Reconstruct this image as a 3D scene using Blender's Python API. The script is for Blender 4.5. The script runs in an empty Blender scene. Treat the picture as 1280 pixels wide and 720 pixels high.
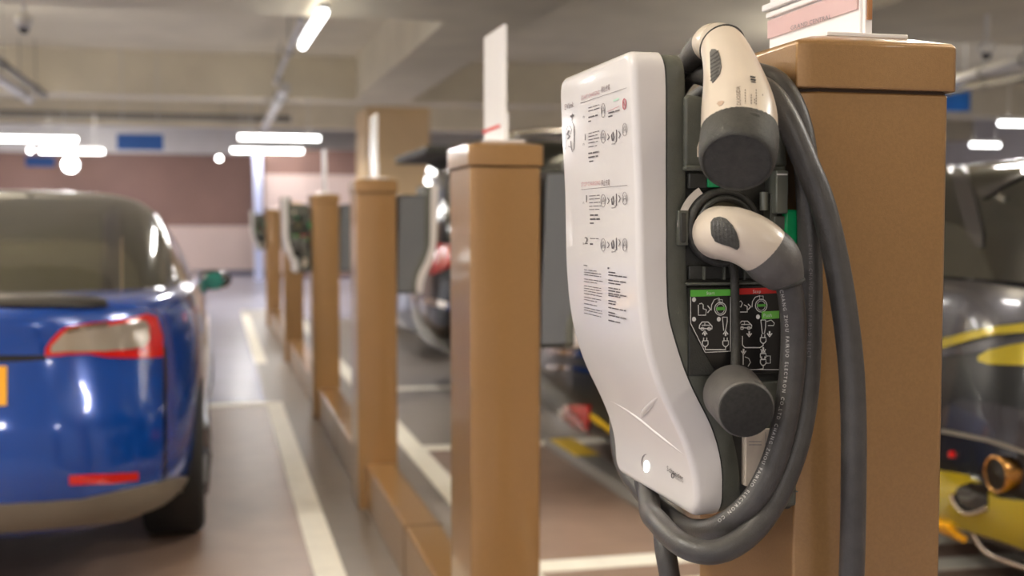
import bpy, bmesh, math, random
from mathutils import Vector, Matrix
from mathutils.bvhtree import BVHTree
random.seed(4)
SC = bpy.context.scene
COL = SC.collection
R = math.radians

# ------------------------------------------------------------------ camera maths
F = 1500.0; VP = (270.0, 281.0); ROLL = R(.75); H = 1.25
YC = Vector(((VP[0]-640)/F, (360-VP[1])/F, -1)).normalized()
_u = Vector((-math.sin(ROLL), math.cos(ROLL), 0))
ZC = (_u - _u.dot(YC)*YC).normalized()
XC = YC.cross(ZC)
CAM = Vector((0, 0, H))
def ray(px, py):
    d = Vector(((px-640)/F, (360-py)/F, -1))
    return Vector((d.dot(XC), d.dot(YC), d.dot(ZC)))
def PY(px, py, Y):
    r = ray(px, py); return CAM + r*(Y/r.y)
def PX(px, py, X):
    r = ray(px, py); return CAM + r*(X/r.x)
def PZ(px, py, Z=0.0):
    r = ray(px, py); return CAM + r*((Z-H)/r.z)

# ------------------------------------------------------------------ materials
def lin(c):
    o = []
    for v in c:
        v /= 255.0
        o.append(v/12.92 if v <= .04045 else ((v+.055)/1.055)**2.4)
    return tuple(o)+(1,)
def mat(name, c, rough=.5, metal=0, coat=0, noise=0, nscale=8, bump=0, bscale=200, emit=None, spec=.5, c2=None):
    m = bpy.data.materials.new(name); m.use_nodes = True
    nt = m.node_tree; b = nt.nodes['Principled BSDF']
    b.inputs['Base Color'].default_value = lin(c)
    b.inputs['Roughness'].default_value = rough
    b.inputs['Metallic'].default_value = metal
    b.inputs['Coat Weight'].default_value = coat
    b.inputs['Coat Roughness'].default_value = .06
    b.inputs['Specular IOR Level'].default_value = spec
    tc = nt.nodes.new('ShaderNodeTexCoord')
    if noise or c2:
        n = nt.nodes.new('ShaderNodeTexNoise'); n.inputs['Scale'].default_value = nscale
        n.inputs['Detail'].default_value = 5
        nt.links.new(tc.outputs['Object'], n.inputs['Vector'])
        rp = nt.nodes.new('ShaderNodeValToRGB')
        a = lin(c)
        if c2: lo, hi = lin(c), lin(c2)
        else:
            lo = tuple(v*(1-noise) for v in a[:3])+(1,); hi = tuple(min(1, v*(1+noise)) for v in a[:3])+(1,)
        rp.color_ramp.elements[0].position = .35; rp.color_ramp.elements[1].position = .65
        rp.color_ramp.elements[0].color = lo; rp.color_ramp.elements[1].color = hi
        nt.links.new(n.outputs['Fac'], rp.inputs['Fac'])
        nt.links.new(rp.outputs['Color'], b.inputs['Base Color'])
    if bump:
        n2 = nt.nodes.new('ShaderNodeTexNoise'); n2.inputs['Scale'].default_value = bscale
        nt.links.new(tc.outputs['Object'], n2.inputs['Vector'])
        bp = nt.nodes.new('ShaderNodeBump'); bp.inputs['Strength'].default_value = bump
        bp.inputs['Distance'].default_value = .002
        nt.links.new(n2.outputs['Fac'], bp.inputs['Height'])
        nt.links.new(bp.outputs['Normal'], b.inputs['Normal'])
    if emit:
        b.inputs['Emission Color'].default_value = lin(c)
        b.inputs['Emission Strength'].default_value = emit
    return m
M = dict(
    bronze=mat('bronze_paint', (152, 115, 70), .32, .4, .5, .05, 300, .15, 900),
    bronze_dark=mat('bronze_seam', (60, 40, 20), .6),
    white=mat('charger_white', (218, 212, 207), .22, 0, .3),
    shell=mat('connector_white', (208, 193, 174), .3, 0, .1, .02, 30),
    dgrey=mat('dark_grey_plastic', (86, 87, 77), .42, 0, 0, .08, 60, .2, 700),
    black=mat('black_plastic', (48, 48, 43), .45, 0, 0, .15, 40, .2, 700),
    rubber=mat('black_rubber', (54, 52, 46), .62, 0, 0, .2, 120, .4, 600),
    collar=mat('grey_rubber', (84, 80, 76), .5, 0, 0, .1, 60, .25, 500),
    cable=mat('cable_rubber', (66, 63, 60), .4, 0, 0, .12, 60, .2, 500),
    ink=mat('black_print', (50, 46, 46), .5),
    inkgrey=mat('grey_print', (120, 112, 112), .5),
    inkred=mat('red_print', (178, 130, 130), .5),
    inkwhite=mat('white_print', (225, 222, 215), .5),
    cabletext=mat('cable_lettering', (190, 186, 180), .5),
    green=mat('green_plastic', (0, 150, 88), .4),
    lime=mat('green_print', (90, 175, 60), .5),
    limel=mat('light_green_print', (120, 200, 80), .5),
    red=mat('red_print_bar', (206, 36, 30), .5),
    sticker=mat('black_sticker', (20, 18, 17), .35),
    label=mat('cream_sticker', (215, 200, 180), .5, 0, 0, .03, 60),
    acrylic=mat('white_acrylic', (248, 244, 240), .25, 0, .3),
    pink=mat('pink_panel', (208, 172, 168), .35),
    gold=mat('brass_edge', (170, 120, 80), .3, .6),
    concrete=mat('painted_concrete', (214, 204, 180), .8, 0, 0, .06, 1.5, .3, 60),
    concw=mat('white_painted_concrete', (205, 202, 205), .8, 0, 0, .05, 1.5),
    wallred=mat('brown_wall_paint', (132, 104, 98), .7, 0, 0, .05, 1),
    wallpink=mat('pale_pink_wall_paint', (214, 194, 190), .6, 0, 0, .04, 1),
    baseb=mat('dark_baseboard', (96, 96, 116), .6),
    floor=mat('grey_floor_paint', (150, 150, 168), .26, 0, 0, .06, 2, .15, 30),
    strip=mat('warm_grey_floor_paint', (126, 118, 110), .38, 0, 0, .06, 6, .15, 40),
    brown=mat('brown_floor_paint', (142, 119, 104), .36, 0, 0, .08, 5, .2, 60),
    line=mat('cream_line_paint', (240, 234, 218), .5, 0, 0, .04, 12),
    colm=mat('tan_column_paint', (206, 178, 138), .6, 0, 0, .04, 2),
    pipe=mat('white_pipe', (205, 202, 198), .5),
    darkpipe=mat('grey_pipe', (120, 116, 108), .5),
    sign=mat('blue_sign', (20, 86, 165), .4),
    tube=mat('lit_tube', (255, 255, 252), .4, emit=9),
    spot=mat('lit_lamp_face', (255, 252, 250), .4, emit=14),
    housing=mat('lamp_housing', (215, 215, 215), .4),
    tesla=mat('blue_car_paint', (0, 66, 158), .18, .2, 1),
    glass=mat('tinted_car_glass', (44, 43, 32), .08, 0, .25),
    darkglass=mat('black_car_glass', (24, 26, 22), .05, 0, 1),
    trim=mat('gloss_black_trim', (16, 17, 20), .15, 0, .6),
    tyre=mat('tyre_rubber', (26, 25, 24), .75, 0, 0, .1, 60),
    rim=mat('wheel_alloy', (160, 164, 176), .25, .9),
    diff=mat('grey_bumper_plastic', (112, 104, 92), .5),
    chrome=mat('chrome_trim', (215, 205, 190), .12, 1),
    lens=mat('red_lamp_lens', (205, 20, 16), .12, 0, 1),
    clear=mat('clear_lamp_lens', (176, 164, 150), .1, .3, 1),
    plate=mat('yellow_number_plate', (250, 178, 10), .4),
    olive=mat('yellow_green_car_paint', (176, 156, 22), .22, .25, 1),
    carblack=mat('black_car_paint', (18, 18, 17), .25, .1, .5),
    gunmetal=mat('gunmetal_car_paint', (66, 64, 68), .25, .5, 1),
    darkcar=mat('dark_grey_car_paint', (44, 43, 37), .3, .1, .3),
    silver=mat('silver_car_paint', (176, 180, 196), .25, .5, 1),
    teal=mat('mirror_glass', (20, 120, 110), .1, .3, 1),
    yellow=mat('yellow_rubber', (220, 180, 40), .5),
    pipechrome=mat('bronze_exhaust', (190, 140, 80), .2, 1),
    led=mat('white_status_light', (240, 255, 255), .3, emit=1.6),
    metal=mat('grey_metal', (120, 122, 112), .35, .5),
    seat=mat('car_seat', (88, 84, 74), .7),
)

# ------------------------------------------------------------------ object helpers
ROOT = {}
def tag(o, label=None, cat=None, group=None, kind=None):
    if label: o['label'] = label
    if cat: o['category'] = cat
    if group: o['group'] = group
    if kind: o['kind'] = kind
    return o
def thing(name, label, cat, loc=(0, 0, 0), rz=0, group=None):
    o = bpy.data.objects.new(name, None); COL.objects.link(o)
    o.location = loc; o.rotation_euler = (0, 0, rz); o.empty_display_size = .1
    ROOT[o] = (Matrix.Translation(Vector(loc)) @ Matrix.Rotation(rz, 4, 'Z')).inverted()
    return tag(o, label, cat, group)
def link(name, bm, m, parent=None, smooth=None, bevel=0, seg=2, sub=0, world=True):
    """bm holds world coordinates unless world=False (then: the root's own frame)."""
    me = bpy.data.meshes.new(name)
    bmesh.ops.recalc_face_normals(bm, faces=bm.faces)
    o = bpy.data.objects.new(name, me); COL.objects.link(o)
    if parent:
        inv = ROOT[parent]
        if world: bm.transform(inv)
        o.parent = parent; ROOT[o] = inv
    else: ROOT[o] = Matrix.Identity(4)
    bm.to_mesh(me); bm.free()
    me.materials.append(m)
    if bevel:
        bv = o.modifiers.new('Bevel', 'BEVEL'); bv.width = bevel; bv.segments = seg
        bv.limit_method = 'ANGLE'; bv.angle_limit = R(35)
    if sub:
        s = o.modifiers.new('Subsurf', 'SUBSURF'); s.levels = s.render_levels = sub
    if smooth is not None:
        me.shade_smooth()
        if smooth > 0: me.set_sharp_from_angle(angle=R(smooth))
    return o
def dup(root, loc, rz=0, label=None, group=None, skip=()):
    r = root.copy(); COL.objects.link(r); r.location = loc; r.rotation_euler = (0, 0, rz)
    if label: r['label'] = label
    if group: r['group'] = group
    for ch in root.children:
        if ch.name.split('.')[0] in skip: continue
        c = ch.copy(); COL.objects.link(c); c.parent = r
        for g in ch.children:
            d = g.copy(); COL.objects.link(d); d.parent = c
    return r
def box(bm, x0, y0, z0, x1, y1, z1):
    v = [bm.verts.new(p) for p in ((x0, y0, z0), (x1, y0, z0), (x1, y1, z0), (x0, y1, z0),
                                   (x0, y0, z1), (x1, y0, z1), (x1, y1, z1), (x0, y1, z1))]
    for f in ((3, 2, 1, 0), (4, 5, 6, 7), (0, 1, 5, 4), (1, 2, 6, 5), (2, 3, 7, 6), (3, 0, 4, 7)):
        bm.faces.new([v[i] for i in f])
    return bm
def B(*a): return box(bmesh.new(), *a)
def prism(bm, pts, off):
    """pts: 3-D polygon, extruded by vector off"""
    off = Vector(off)
    a = [bm.verts.new(p) for p in pts]; b = [bm.verts.new(Vector(p)+off) for p in pts]
    bm.faces.new(a); bm.faces.new(b[::-1])
    n = len(a)
    for i in range(n): bm.faces.new((a[i], b[i], b[(i+1) % n], a[(i+1) % n]))
    return bm
def spline(P, n=8):
    P = [Vector(p) for p in P]; out = []
    for i in range(len(P)-1):
        p0 = P[i-1] if i else P[0]*2-P[1]; p1 = P[i]; p2 = P[i+1]
        p3 = P[i+2] if i+2 < len(P) else P[-1]*2-P[-2]
        for k in range(n):
            t = k/n
            out.append(.5*((2*p1)+(p2-p0)*t+(2*p0-5*p1+4*p2-p3)*t*t+(3*p1-p0-3*p2+p3)*t**3))
    out.append(P[-1]); return out
def tube(bm, path, rad, seg=20, caps=True, flat=None):
    """round tube through path points; rad a number or a list"""
    P = [Vector(p) for p in path]; n = len(P)
    rr = rad if isinstance(rad, (list, tuple)) else [rad]*n
    t0 = (P[1]-P[0]).normalized()
    u = t0.orthogonal().normalized(); rings = []
    for i in range(n):
        t = (P[min(i+1, n-1)]-P[max(i-1, 0)]).normalized()
        u = (u-u.dot(t)*t).normalized(); w = t.cross(u)
        rings.append([bm.verts.new(P[i]+(u*math.cos(a)+w*math.sin(a))*rr[i])
                      for a in [2*math.pi*k/seg for k in range(seg)]])
    for a, b in zip(rings, rings[1:]):
        for k in range(seg): bm.faces.new((a[k], a[(k+1) % seg], b[(k+1) % seg], b[k]))
    if caps:
        bm.faces.new(rings[0][::-1]); bm.faces.new(rings[-1])
    return bm
def T(path, rad, seg=20, caps=True): return tube(bmesh.new(), path, rad, seg, caps)
def lathe(bm, origin, axis, prof, seg=28):
    """prof: list of (distance along axis, radius)"""
    o = Vector(origin); t = Vector(axis).normalized()
    return tube(bm, [o+t*max(d, 1e-9)+t*i*1e-6 for i, (d, r) in enumerate(prof)], [max(r, 1e-4) for d, r in prof], seg)
def lathe2(bm, origin, axis, prof, seg=28):
    o = Vector(origin); t = Vector(axis).normalized(); u = t.orthogonal().normalized(); w = t.cross(u)
    rings = [[bm.verts.new(o+t*d+(u*math.cos(a)+w*math.sin(a))*max(r, 1e-4)) for a in [2*math.pi*k/seg for k in range(seg)]] for d, r in prof]
    for a, b in zip(rings, rings[1:]):
        for k in range(seg): bm.faces.new((a[k], a[(k+1) % seg], b[(k+1) % seg], b[k]))
    bm.faces.new(rings[0][::-1]); bm.faces.new(rings[-1])
    return bm
def ringmesh(bm, c, axis, R0, r, seg=48, s2=12, squash=1):
    c = Vector(c); t = Vector(axis).normalized(); u = t.orthogonal().normalized(); w = t.cross(u)
    rg = []
    for k in range(seg):
        a = 2*math.pi*k/seg; d = u*math.cos(a)+w*math.sin(a)
        rg.append([bm.verts.new(c+d*(R0+r*math.cos(b))+t*(r*squash*math.sin(b))) for b in [2*math.pi*j/s2 for j in range(s2)]])
    for k in range(seg):
        A = rg[k]; C = rg[(k+1) % seg]
        for j in range(s2): bm.faces.new((A[j], A[(j+1) % s2], C[(j+1) % s2], C[j]))
    return bm

# surfaces that a print or a patch lies on: functions (px, py, lift) -> point
def on_plane(Y):
    return lambda px, py, lift=0: PY(px, py, Y-lift)
def bvh_of(*objs):
    bpy.context.view_layer.update()
    dg = bpy.context.evaluated_depsgraph_get()
    V = []; Fc = []
    for o in objs:
        e = o.evaluated_get(dg); me = e.to_mesh(); k = len(V); mw = o.matrix_world
        V += [mw @ v.co for v in me.vertices]; Fc += [[k+i for i in p.vertices] for p in me.polygons]
        e.to_mesh_clear()
    return BVHTree.FromPolygons(V, Fc)
def on_mesh(bv, fallback=None):
    last = [fallback]
    def f(px, py, lift=0):
        d = ray(px, py).normalized()
        h = bv.ray_cast(CAM, d)
        if h[0] is None:
            q = bv.find_nearest(CAM+d*(last[0] or 2))
            n = q[1] if q[1].dot(d) < 0 else -q[1]
            return q[0]+n*lift
        last[0] = h[3]
        n = h[1] if h[1].dot(d) < 0 else -h[1]
        return h[0]+n*lift
    return f
def ribbon(bm, f, pts, w, lift=.0006, closed=False):
    """flat stroke of width w pixels of the photograph's scale, laid on surface f"""
    P = [Vector((p[0], p[1])) for p in pts]
    Q = []
    for a, b in zip(P, P[1:]+([P[0]] if closed else [])):
        n = max(1, int((b-a).length/6)); Q += [a.lerp(b, k/n) for k in range(n)]
    if not closed: Q.append(P[-1])
    n = len(Q); prev = None; first = None
    for i in range(n):
        a = Q[i-1] if (i or closed) else Q[0]; b = Q[(i+1) % n] if (i < n-1 or closed) else Q[-1]
        t = b-a
        if t.length < 1e-6: t = Vector((1, 0))
        t.normalize(); nn = Vector((-t.y, t.x))*w/2
        pr = (bm.verts.new(f(Q[i].x+nn.x, Q[i].y+nn.y, lift)), bm.verts.new(f(Q[i].x-nn.x, Q[i].y-nn.y, lift)))
        if prev: bm.faces.new((prev[0], pr[0], pr[1], prev[1]))
        else: first = pr
        prev = pr
    if closed: bm.faces.new((prev[0], first[0], first[1], prev[1]))
    return bm
def circ(cx, cy, rx, ry=None, n=20, a0=0, a1=360):
    ry = ry or rx
    return [(cx+rx*math.cos(R(a0+(a1-a0)*k/n)), cy+ry*math.sin(R(a0+(a1-a0)*k/n))) for k in range(n+(a1-a0 < 360))]
def sheet(bm, f, cols, rows=6, lift=.002, thick=.003, sub=3):
    """patch given by columns (px, y_top, y_bottom), laid on surface f with real thickness"""
    C = []
    for a, b in zip(cols, cols[1:]):
        for k in range(sub): C.append([a[i]+(b[i]-a[i])*k/sub for i in range(3)])
    C.append(list(cols[-1]))
    top = [[bm.verts.new(f(c[0], c[1]+(c[2]-c[1])*r/rows, lift)) for r in range(rows+1)] for c in C]
    bot = [[bm.verts.new(f(c[0], c[1]+(c[2]-c[1])*r/rows, lift-thick)) for r in range(rows+1)] for c in C]
    n = len(C)
    for G, s in ((top, 1), (bot, -1)):
        for i in range(n-1):
            for r in range(rows):
                q = (G[i][r], G[i+1][r], G[i+1][r+1], G[i][r+1])
                bm.faces.new(q[::s])
    for i in range(n-1):
        bm.faces.new((top[i][0], bot[i][0], bot[i+1][0], top[i+1][0]))
        bm.faces.new((top[i][rows], top[i+1][rows], bot[i+1][rows], bot[i][rows]))
    for r in range(rows):
        bm.faces.new((top[0][r], top[0][r+1], bot[0][r+1], bot[0][r]))
        bm.faces.new((top[-1][r], bot[-1][r], bot[-1][r+1], top[-1][r+1]))
    return bm
def disc_sheet(bm, f, pts, lift=.001, thick=.001):
    cx = sum(p[0] for p in pts)/len(pts); cy = sum(p[1] for p in pts)/len(pts)
    rings = []
    for s in (.02, .35, .7, 1):
        rings.append([bm.verts.new(f(cx+(p[0]-cx)*s, cy+(p[1]-cy)*s, lift)) for p in pts])
    n = len(pts)
    bm.faces.new(rings[0])
    for a, b in zip(rings, rings[1:]):
        for i in range(n): bm.faces.new((a[i], b[i], b[(i+1) % n], a[(i+1) % n]))
    low = [bm.verts.new(f(p[0], p[1], lift-thick)) for p in pts]
    for i in range(n): bm.faces.new((rings[-1][i], low[i], low[(i+1) % n], rings[-1][(i+1) % n]))
    return bm
GL = {}
def glyph(ch):
    if ch not in GL:
        cu = bpy.data.curves.new('g', 'FONT'); cu.body = ch; cu.size = 1; cu.resolution_u = 2
        o = bpy.data.objects.new('g', cu); COL.objects.link(o)
        bpy.context.view_layer.update()
        me = bpy.data.meshes.new_from_object(o.evaluated_get(bpy.context.evaluated_depsgraph_get()))
        vs = [(v.co.x, v.co.y) for v in me.vertices]; fs = [list(p.vertices) for p in me.polygons]
        adv = max([v[0] for v in vs], default=.25)+.07
        GL[ch] = (vs, fs, adv)
        bpy.data.objects.remove(o); bpy.data.curves.remove(cu); bpy.data.meshes.remove(me)
    return GL[ch]
def text(bm, f, s, p0, p1, h, up=(0, -1), lift=.0006):
    """writing on surface f: baseline from p0 to p1 in pixels, capital height h along up"""
    G = [glyph(c) if c != ' ' else ([], [], .3) for c in s]
    tot = sum(g[2] for g in G); x = 0
    p0 = Vector(p0); d = Vector(p1)-p0; up = Vector(up)*h/.7
    for vs, fs, adv in G:
        vv = []
        for a, b in vs:
            q = p0+d*((x+a)/tot)+up*b; vv.append(bm.verts.new(f(q.x, q.y, lift)))
        for fc in fs:
            try: bm.faces.new([vv[i] for i in fc])
            except ValueError: pass
        x += adv
    return bm
def text_path(bm, f, s, path, h, gap=1.15, lift=.0005, start=0):
    """letters one after another along a pixel path, their tops to the path's left"""
    P = [Vector(p) for p in path]; L = [0]
    for a, b in zip(P, P[1:]): L.append(L[-1]+(b-a).length)
    pos = start
    for c in s:
        if c == ' ': pos += h*1.0; continue
        vs, fs, adv = glyph(c); sc = h/.7
        mid = pos+adv*sc/2
        if mid > L[-1]: break
        i = max(k for k in range(len(L)-1) if L[k] <= mid)
        t = (P[i+1]-P[i]).normalized(); c0 = P[i]+t*(mid-L[i]); up = Vector((t.y, -t.x))
        vv = []
        for a, b in vs:
            q = c0+t*((a-adv/2)*sc)+up*((b-.35)*sc); vv.append(bm.verts.new(f(q.x, q.y, lift)))
        for fc in fs:
            try: bm.faces.new([vv[k] for k in fc])
            except ValueError: pass
        pos += adv*sc*gap
    return bm

# ================================================================== SETTING
def struct(name, bm, m, **k):
    o = link(name, bm, m, **k); o['kind'] = 'structure'; return o
FARY = 30.6
struct('floor', B(-26, -5, -.2, 26, 34, 0), M['floor'])
struct('ceiling', B(-26, -5, 3.72, 26, 34, 3.95), M['concrete'])
wf = struct('wall_far', B(-26, FARY, 0, 26, FARY+.3, 3.72), M['wallred'])
struct('trim_1', B(-26, FARY-.06, 2.98, 26, FARY, 3.72), M['concw'])
struct('trim_2', B(-26, FARY-.02, .12, 26, FARY, 1.22), M['wallpink'])
struct('baseboard_far', B(-26, FARY-.05, 0, 26, FARY, .13), M['baseb'])
xp = PY(331, 240, 28.5).x
struct('wall_right', B(xp, 28.5, 0, 12, 29.0, 3.0), M['wallred'])
struct('trim_3', B(xp, 28.45, .12, 12, 28.5, 2.42), M['wallpink'])
struct('wall_side', B(17, -5, 0, 17.3, FARY, 3.72), M['concw'])
x0, x1 = PY(317, 230, 27.8).x, PY(328, 230, 27.8).x
struct('trim_4', B(x0, 27.8, 0, x1, 28.0, 3.0), mat('pale_blue_post_paint', (196, 204, 240), .4))
# ceiling beams: two across, one along the row, one far
struct('trim_5', B(-26, 8.4, 3.1, 2.05, 10.9, 3.72), M['concrete'])
struct('trim_6', B(-26, 18.0, 3.1, 26, 18.7, 3.72), M['concrete'])
struct('trim_7', B(2.05, 4.0, 3.1, 2.85, 18.0, 3.72), M['concrete'])
struct('trim_8', B(5.5, 8.4, 3.1, 17, 10.9, 3.72), M['concrete'])
struct('trim_9', B(-26, 24.5, 3.2, 26, 25.1, 3.72), M['concrete'])
# floor paint
def ground(name, m, x0, y0, x1, y1, z, **k):
    return struct(name, B(x0, y0, .0005, x1, y1, z), m)
ground('floor_paint', M['brown'], -3.2, 2.2, .33, 8.45, .002)
ground('floor_paint', M['strip'], .33, 1.0, 1.02, 18, .0016)
ground('floor_paint', M['brown'], 1.02, .5, 7.5, 6.5, .002)
ground('floor_paint', M['strip'], 1.02, 6.5, 7.5, 16, .0016)
ground('bay_line', M['line'], .325, 1.5, .435, 8.5, .004)
ground('bay_line', M['line'], .325, 11.0, .435, 17, .004)
ground('bay_line', M['line'], -3.2, 8.41, .435, 8.56, .0045)
ground('bay_line', M['line'], 1.0, .5, 1.115, 16, .004)
ground('bay_line', M['line'], 1.115, 4.1, 7, 4.24, .0045)
ground('bay_line', M['line'], 1.115, 3.78, 7, 3.92, .0045)
ground('bay_line', M['line'], 1.115, 6.5, 7, 6.64, .0045)
ground('bay_line', M['line'], 1.115, 8.95, 7, 9.1, .0045)

# column
t = thing('concrete_column', 'tan painted square column rising behind the row of posts', 'column', (2.8, 19.3, 0))
xl, xr = PY(458, 200, 18.9).x, PY(538, 200, 18.9).x
link('shaft', B(xl, 18.9, 0, xr, 20.3, 3.1), M['colm'], t, bevel=.03)
link('base_guard', B(xl-.02, 18.88, 0, xr+.02, 20.32, .3), M['darkpipe'], t, bevel=.01)

# ================================================================== POSTS
PXL, PXR, PD, PT = .593, .767, .27, 1.443
POSTY = [1.147, 2.82, 5.22, 7.75, 11.05, 15.0]
plabel = ['bronze square post nearest the camera, carrying the large white charger',
          'bronze square post second in the row, white sign with red mark on top',
          'bronze square post third in the row, a charger on its right side',
          'bronze square post fourth in the row, chargers on both sides',
          'narrow bronze post fifth in the row, in the blurred distance',
          'small bronze post farthest away at the end of the row']
def rrect(x0, y0, x1, y1, r, z, seg=4):
    pts = []
    for cx, cy, a in ((x1-r, y0+r, -90), (x1-r, y1-r, 0), (x0+r, y1-r, 90), (x0+r, y0+r, 180)):
        for k in range(seg+1):
            b = R(a+90*k/seg); pts.append(Vector((cx+r*math.cos(b), cy+r*math.sin(b), z)))
    return pts
def stack(bm, rings):
    V = [[bm.verts.new(p) for p in r] for r in rings]; n = len(V[0])
    for a, b in zip(V, V[1:]):
        for k in range(n): bm.faces.new((a[k], a[(k+1) % n], b[(k+1) % n], b[k]))
    bm.faces.new(V[0][::-1]); bm.faces.new(V[-1]); return bm
def make_post(y, label):
    t = thing('bronze_post', label, 'post', ((PXL+PXR)/2, y+PD/2, 0), group='bronze posts along the charging row')
    def rr(g, z, r=.017): return rrect(PXL-g, y-g, PXR+g, y+PD+g, r, z, 4)
    capz = PY(1090, 113.5, POSTY[0]).z
    bm = bmesh.new()
    # pressed-metal box: flat faces joined by a narrow turned-in corner strip
    c = .019
    def oct_(g, z):
        a, b, d, e = PXL-g, y-g, PXR+g, y+PD+g
        return [Vector(p+(z,)) for p in ((a+c, b), (d-.005, b), (d, b+.005), (d, e-.005), (d-.005, e), (a+c, e), (a, e-.008), (a, b+.008))]
    stack(bm, [oct_(0, 0), oct_(0, capz-.002)])
    link('post_body', bm, M['bronze'], t, bevel=.0025, seg=3, smooth=30)
    bm = bmesh.new(); stack(bm, [oct_(-.002, capz-.004), oct_(-.002, capz+.004)])
    link('seam', bm, M['bronze_dark'], t)
    bm = bmesh.new()
    stack(bm, [oct_(.006, capz+.001), oct_(.006, PT-.004), oct_(.003, PT-.0005), oct_(-.03, PT+.009)])
    link('cap', bm, M['bronze'], t, bevel=.002, seg=3, smooth=30)
    return t
proto_post = make_post(POSTY[0], plabel[0])
for y, l in zip(POSTY[1:], plabel[1:]):
    dup(proto_post, ((PXL+PXR)/2, y+PD/2, 0), 0, l)

# low beam between the posts
t = thing('base_beam', 'long low bronze metal beam on the floor joining the feet of the posts', 'beam', (.68, 1.4, 0))
link('beam_box', B(.625, .6, 0, .755, 16, .2), M['bronze'], t, bevel=.012, seg=3, smooth=30)
for y in (2.05, 4.1, 6.6, 9.4, 13):
    link('joint_strip', B(.6235, y, .002, .7565, y+.012, .2012), M['bronze_dark'], t)

# ------------------------------------------------------------------ signs on the posts
# panel stands along the row; near edge seen right, far edge left
SX = PY(1083, 30, 1.19).x
def make_sign(y, label):
    t = thing('acrylic_sign', label, 'sign', (SX, y, PT+.009), group='upright signs on the posts')
    z = PT+.0095; yn = y+.034; yf = y+.255
    link('foot_plate', B(SX-.052, y+.02, z, SX+.045, y+.26, z+.0045), M['acrylic'], t, bevel=.001)
    link('panel', B(SX-.006, yn, z+.0045, SX+.003, yf, z+.285), M['acrylic'], t, bevel=.0015)
    link('edge_holder', B(SX-.003, yn-.006, z+.0045, SX+.006, yn, z+.07), M['acrylic'], t, bevel=.001)
    return t, yn, yf, z
s1, yn, yf, z0 = make_sign(1.16, 'pink and white sign reading GRAND CENTRAL on the nearest post')
def on_X(X):
    return lambda px, py, lift=0: PX(px, py, X-lift)
fS = on_X(SX-.006)
def quad_px(name, f, q, m, parent, thick, base=0):
    bm = bmesh.new(); a = [bm.verts.new(f(p[0], p[1], base)) for p in q]; b = [bm.verts.new(f(p[0], p[1], base+thick)) for p in q]
    bm.faces.new(a); bm.faces.new(b)
    for i in range(4): bm.faces.new((a[i], b[i], b[(i+1) % 4], a[(i+1) % 4]))
    return link(name, bm, m, parent)
# two signs use the plain panel, this one has the pink band, rails and lettering
def band_z(pxa, pya, pxb, pyb):  # heights on the panel at far / near edge
    return PX(pxa, pya, SX-.006).z, PX(pxb, pyb, SX-.006).z
zb = PX(952, 52, SX-.006).z; zt = PX(952, 30, SX-.006).z
link('pink_band', B(SX-.0085, yn+.002, zb, SX-.006, yf, zt), M['pink'], s1)
link('upper_pink_band', B(SX-.0085, yn+.002, zt+.028, SX-.006, yf, zt+.25), mat('peach_panel', (228, 200, 170), .4), s1)
link('rail', B(SX-.014, yn, zt+.012, SX-.006, yf+.006, zt+.020), M['acrylic'], s1, bevel=.001)
link('rail', B(SX-.011, yn, zt+.003, SX-.006, yf, zt+.009), M['acrylic'], s1, bevel=.001)
link('brass_edge', B(SX-.001, yn-.009, z0+.02, SX+.004, yn-.006, z0+.2), M['gold'], s1)
bm = bmesh.new(); text(bm, on_X(SX-.0085), 'GRAND CENTRAL', (988, 38), (1039, 23), 5.5)
link('printed_text', bm, M['inkgrey'], s1)
s2 = None
for y, l in zip(POSTY[1:4], ('white sign with a red mark at its foot on the second post',
                         'blank white sign on the third post, in front of the tan column',
                         'thin white sign on the fourth post, below the ceiling tubes')):
    if s2 is None:
        s2, yn2, yf2, z2 = make_sign(y+.013, l)
        bm = bmesh.new(); ribbon(bm, on_X(SX-.006), [(603, 166), (609, 163), (625, 157)], 4, .001)
        link('red_mark', bm, M['red'], s2)
    else: dup(s2, (SX, y+.013, PT+.009), 0, l, skip=('red_mark',))

# ================================================================== THE CHARGER
Y0 = 1.147; W = .262
def side(px, py, yo=0.0): return PY(px, py, Y0+yo)
def prof(L):
    P = sorted([(side(x, y).z, side(x, y).x) for x, y in L])
    def raw(z):
        if z <= P[0][0]: return P[0][1]
        for a, b in zip(P, P[1:]):
            if z <= b[0]: return a[1]+(b[1]-a[1])*(z-a[0])/(b[0]-a[0]+1e-12)
        return P[-1][1]
    return lambda z: sum(raw(z+d) for d in (-.012, -.008, -.004, 0, .004, .008, .012))/7
xf = prof([(789, 62), (792, 150), (796, 230), (797.5, 340), (801, 390), (807, 432), (818, 472), (829, 500), (840, 522), (853, 550), (863, 578), (868, 600), (870, 625), (869, 650)])
xb = prof([(829, 62), (832, 100), (832.5, 340), (834, 392), (842, 422), (855, 463), (870, 497), (881, 516), (891, 538), (899, 565), (903, 595), (902, 630), (900, 650)])
xi = prof([(855, 62), (858, 100), (859, 340), (862, 392), (870, 424), (884, 460), (897, 490), (908, 515), (916, 540), (923, 568), (927, 600), (927, 650)])
ZT, ZB = side(810, 61).z, side(870, 650).z
def half(ins, r=.022, zt=ZT, zb=ZB, hw=W/2):
    pts = []
    top, bot, w = zt-ins, zb+ins, hw-ins; r = max(r-ins, .004)
    for k in range(7):
        a = R(-90+90*k/6); pts.append((w-r+r*math.cos(a), bot+r+r*math.sin(a)))
    n = 46
    for k in range(1, n): pts.append((w, bot+r+(top-bot-2*r)*k/n))
    for k in range(7):
        a = R(90*k/6); pts.append((w-r+r*math.cos(a), top-r+r*math.sin(a)))
    return pts
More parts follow.
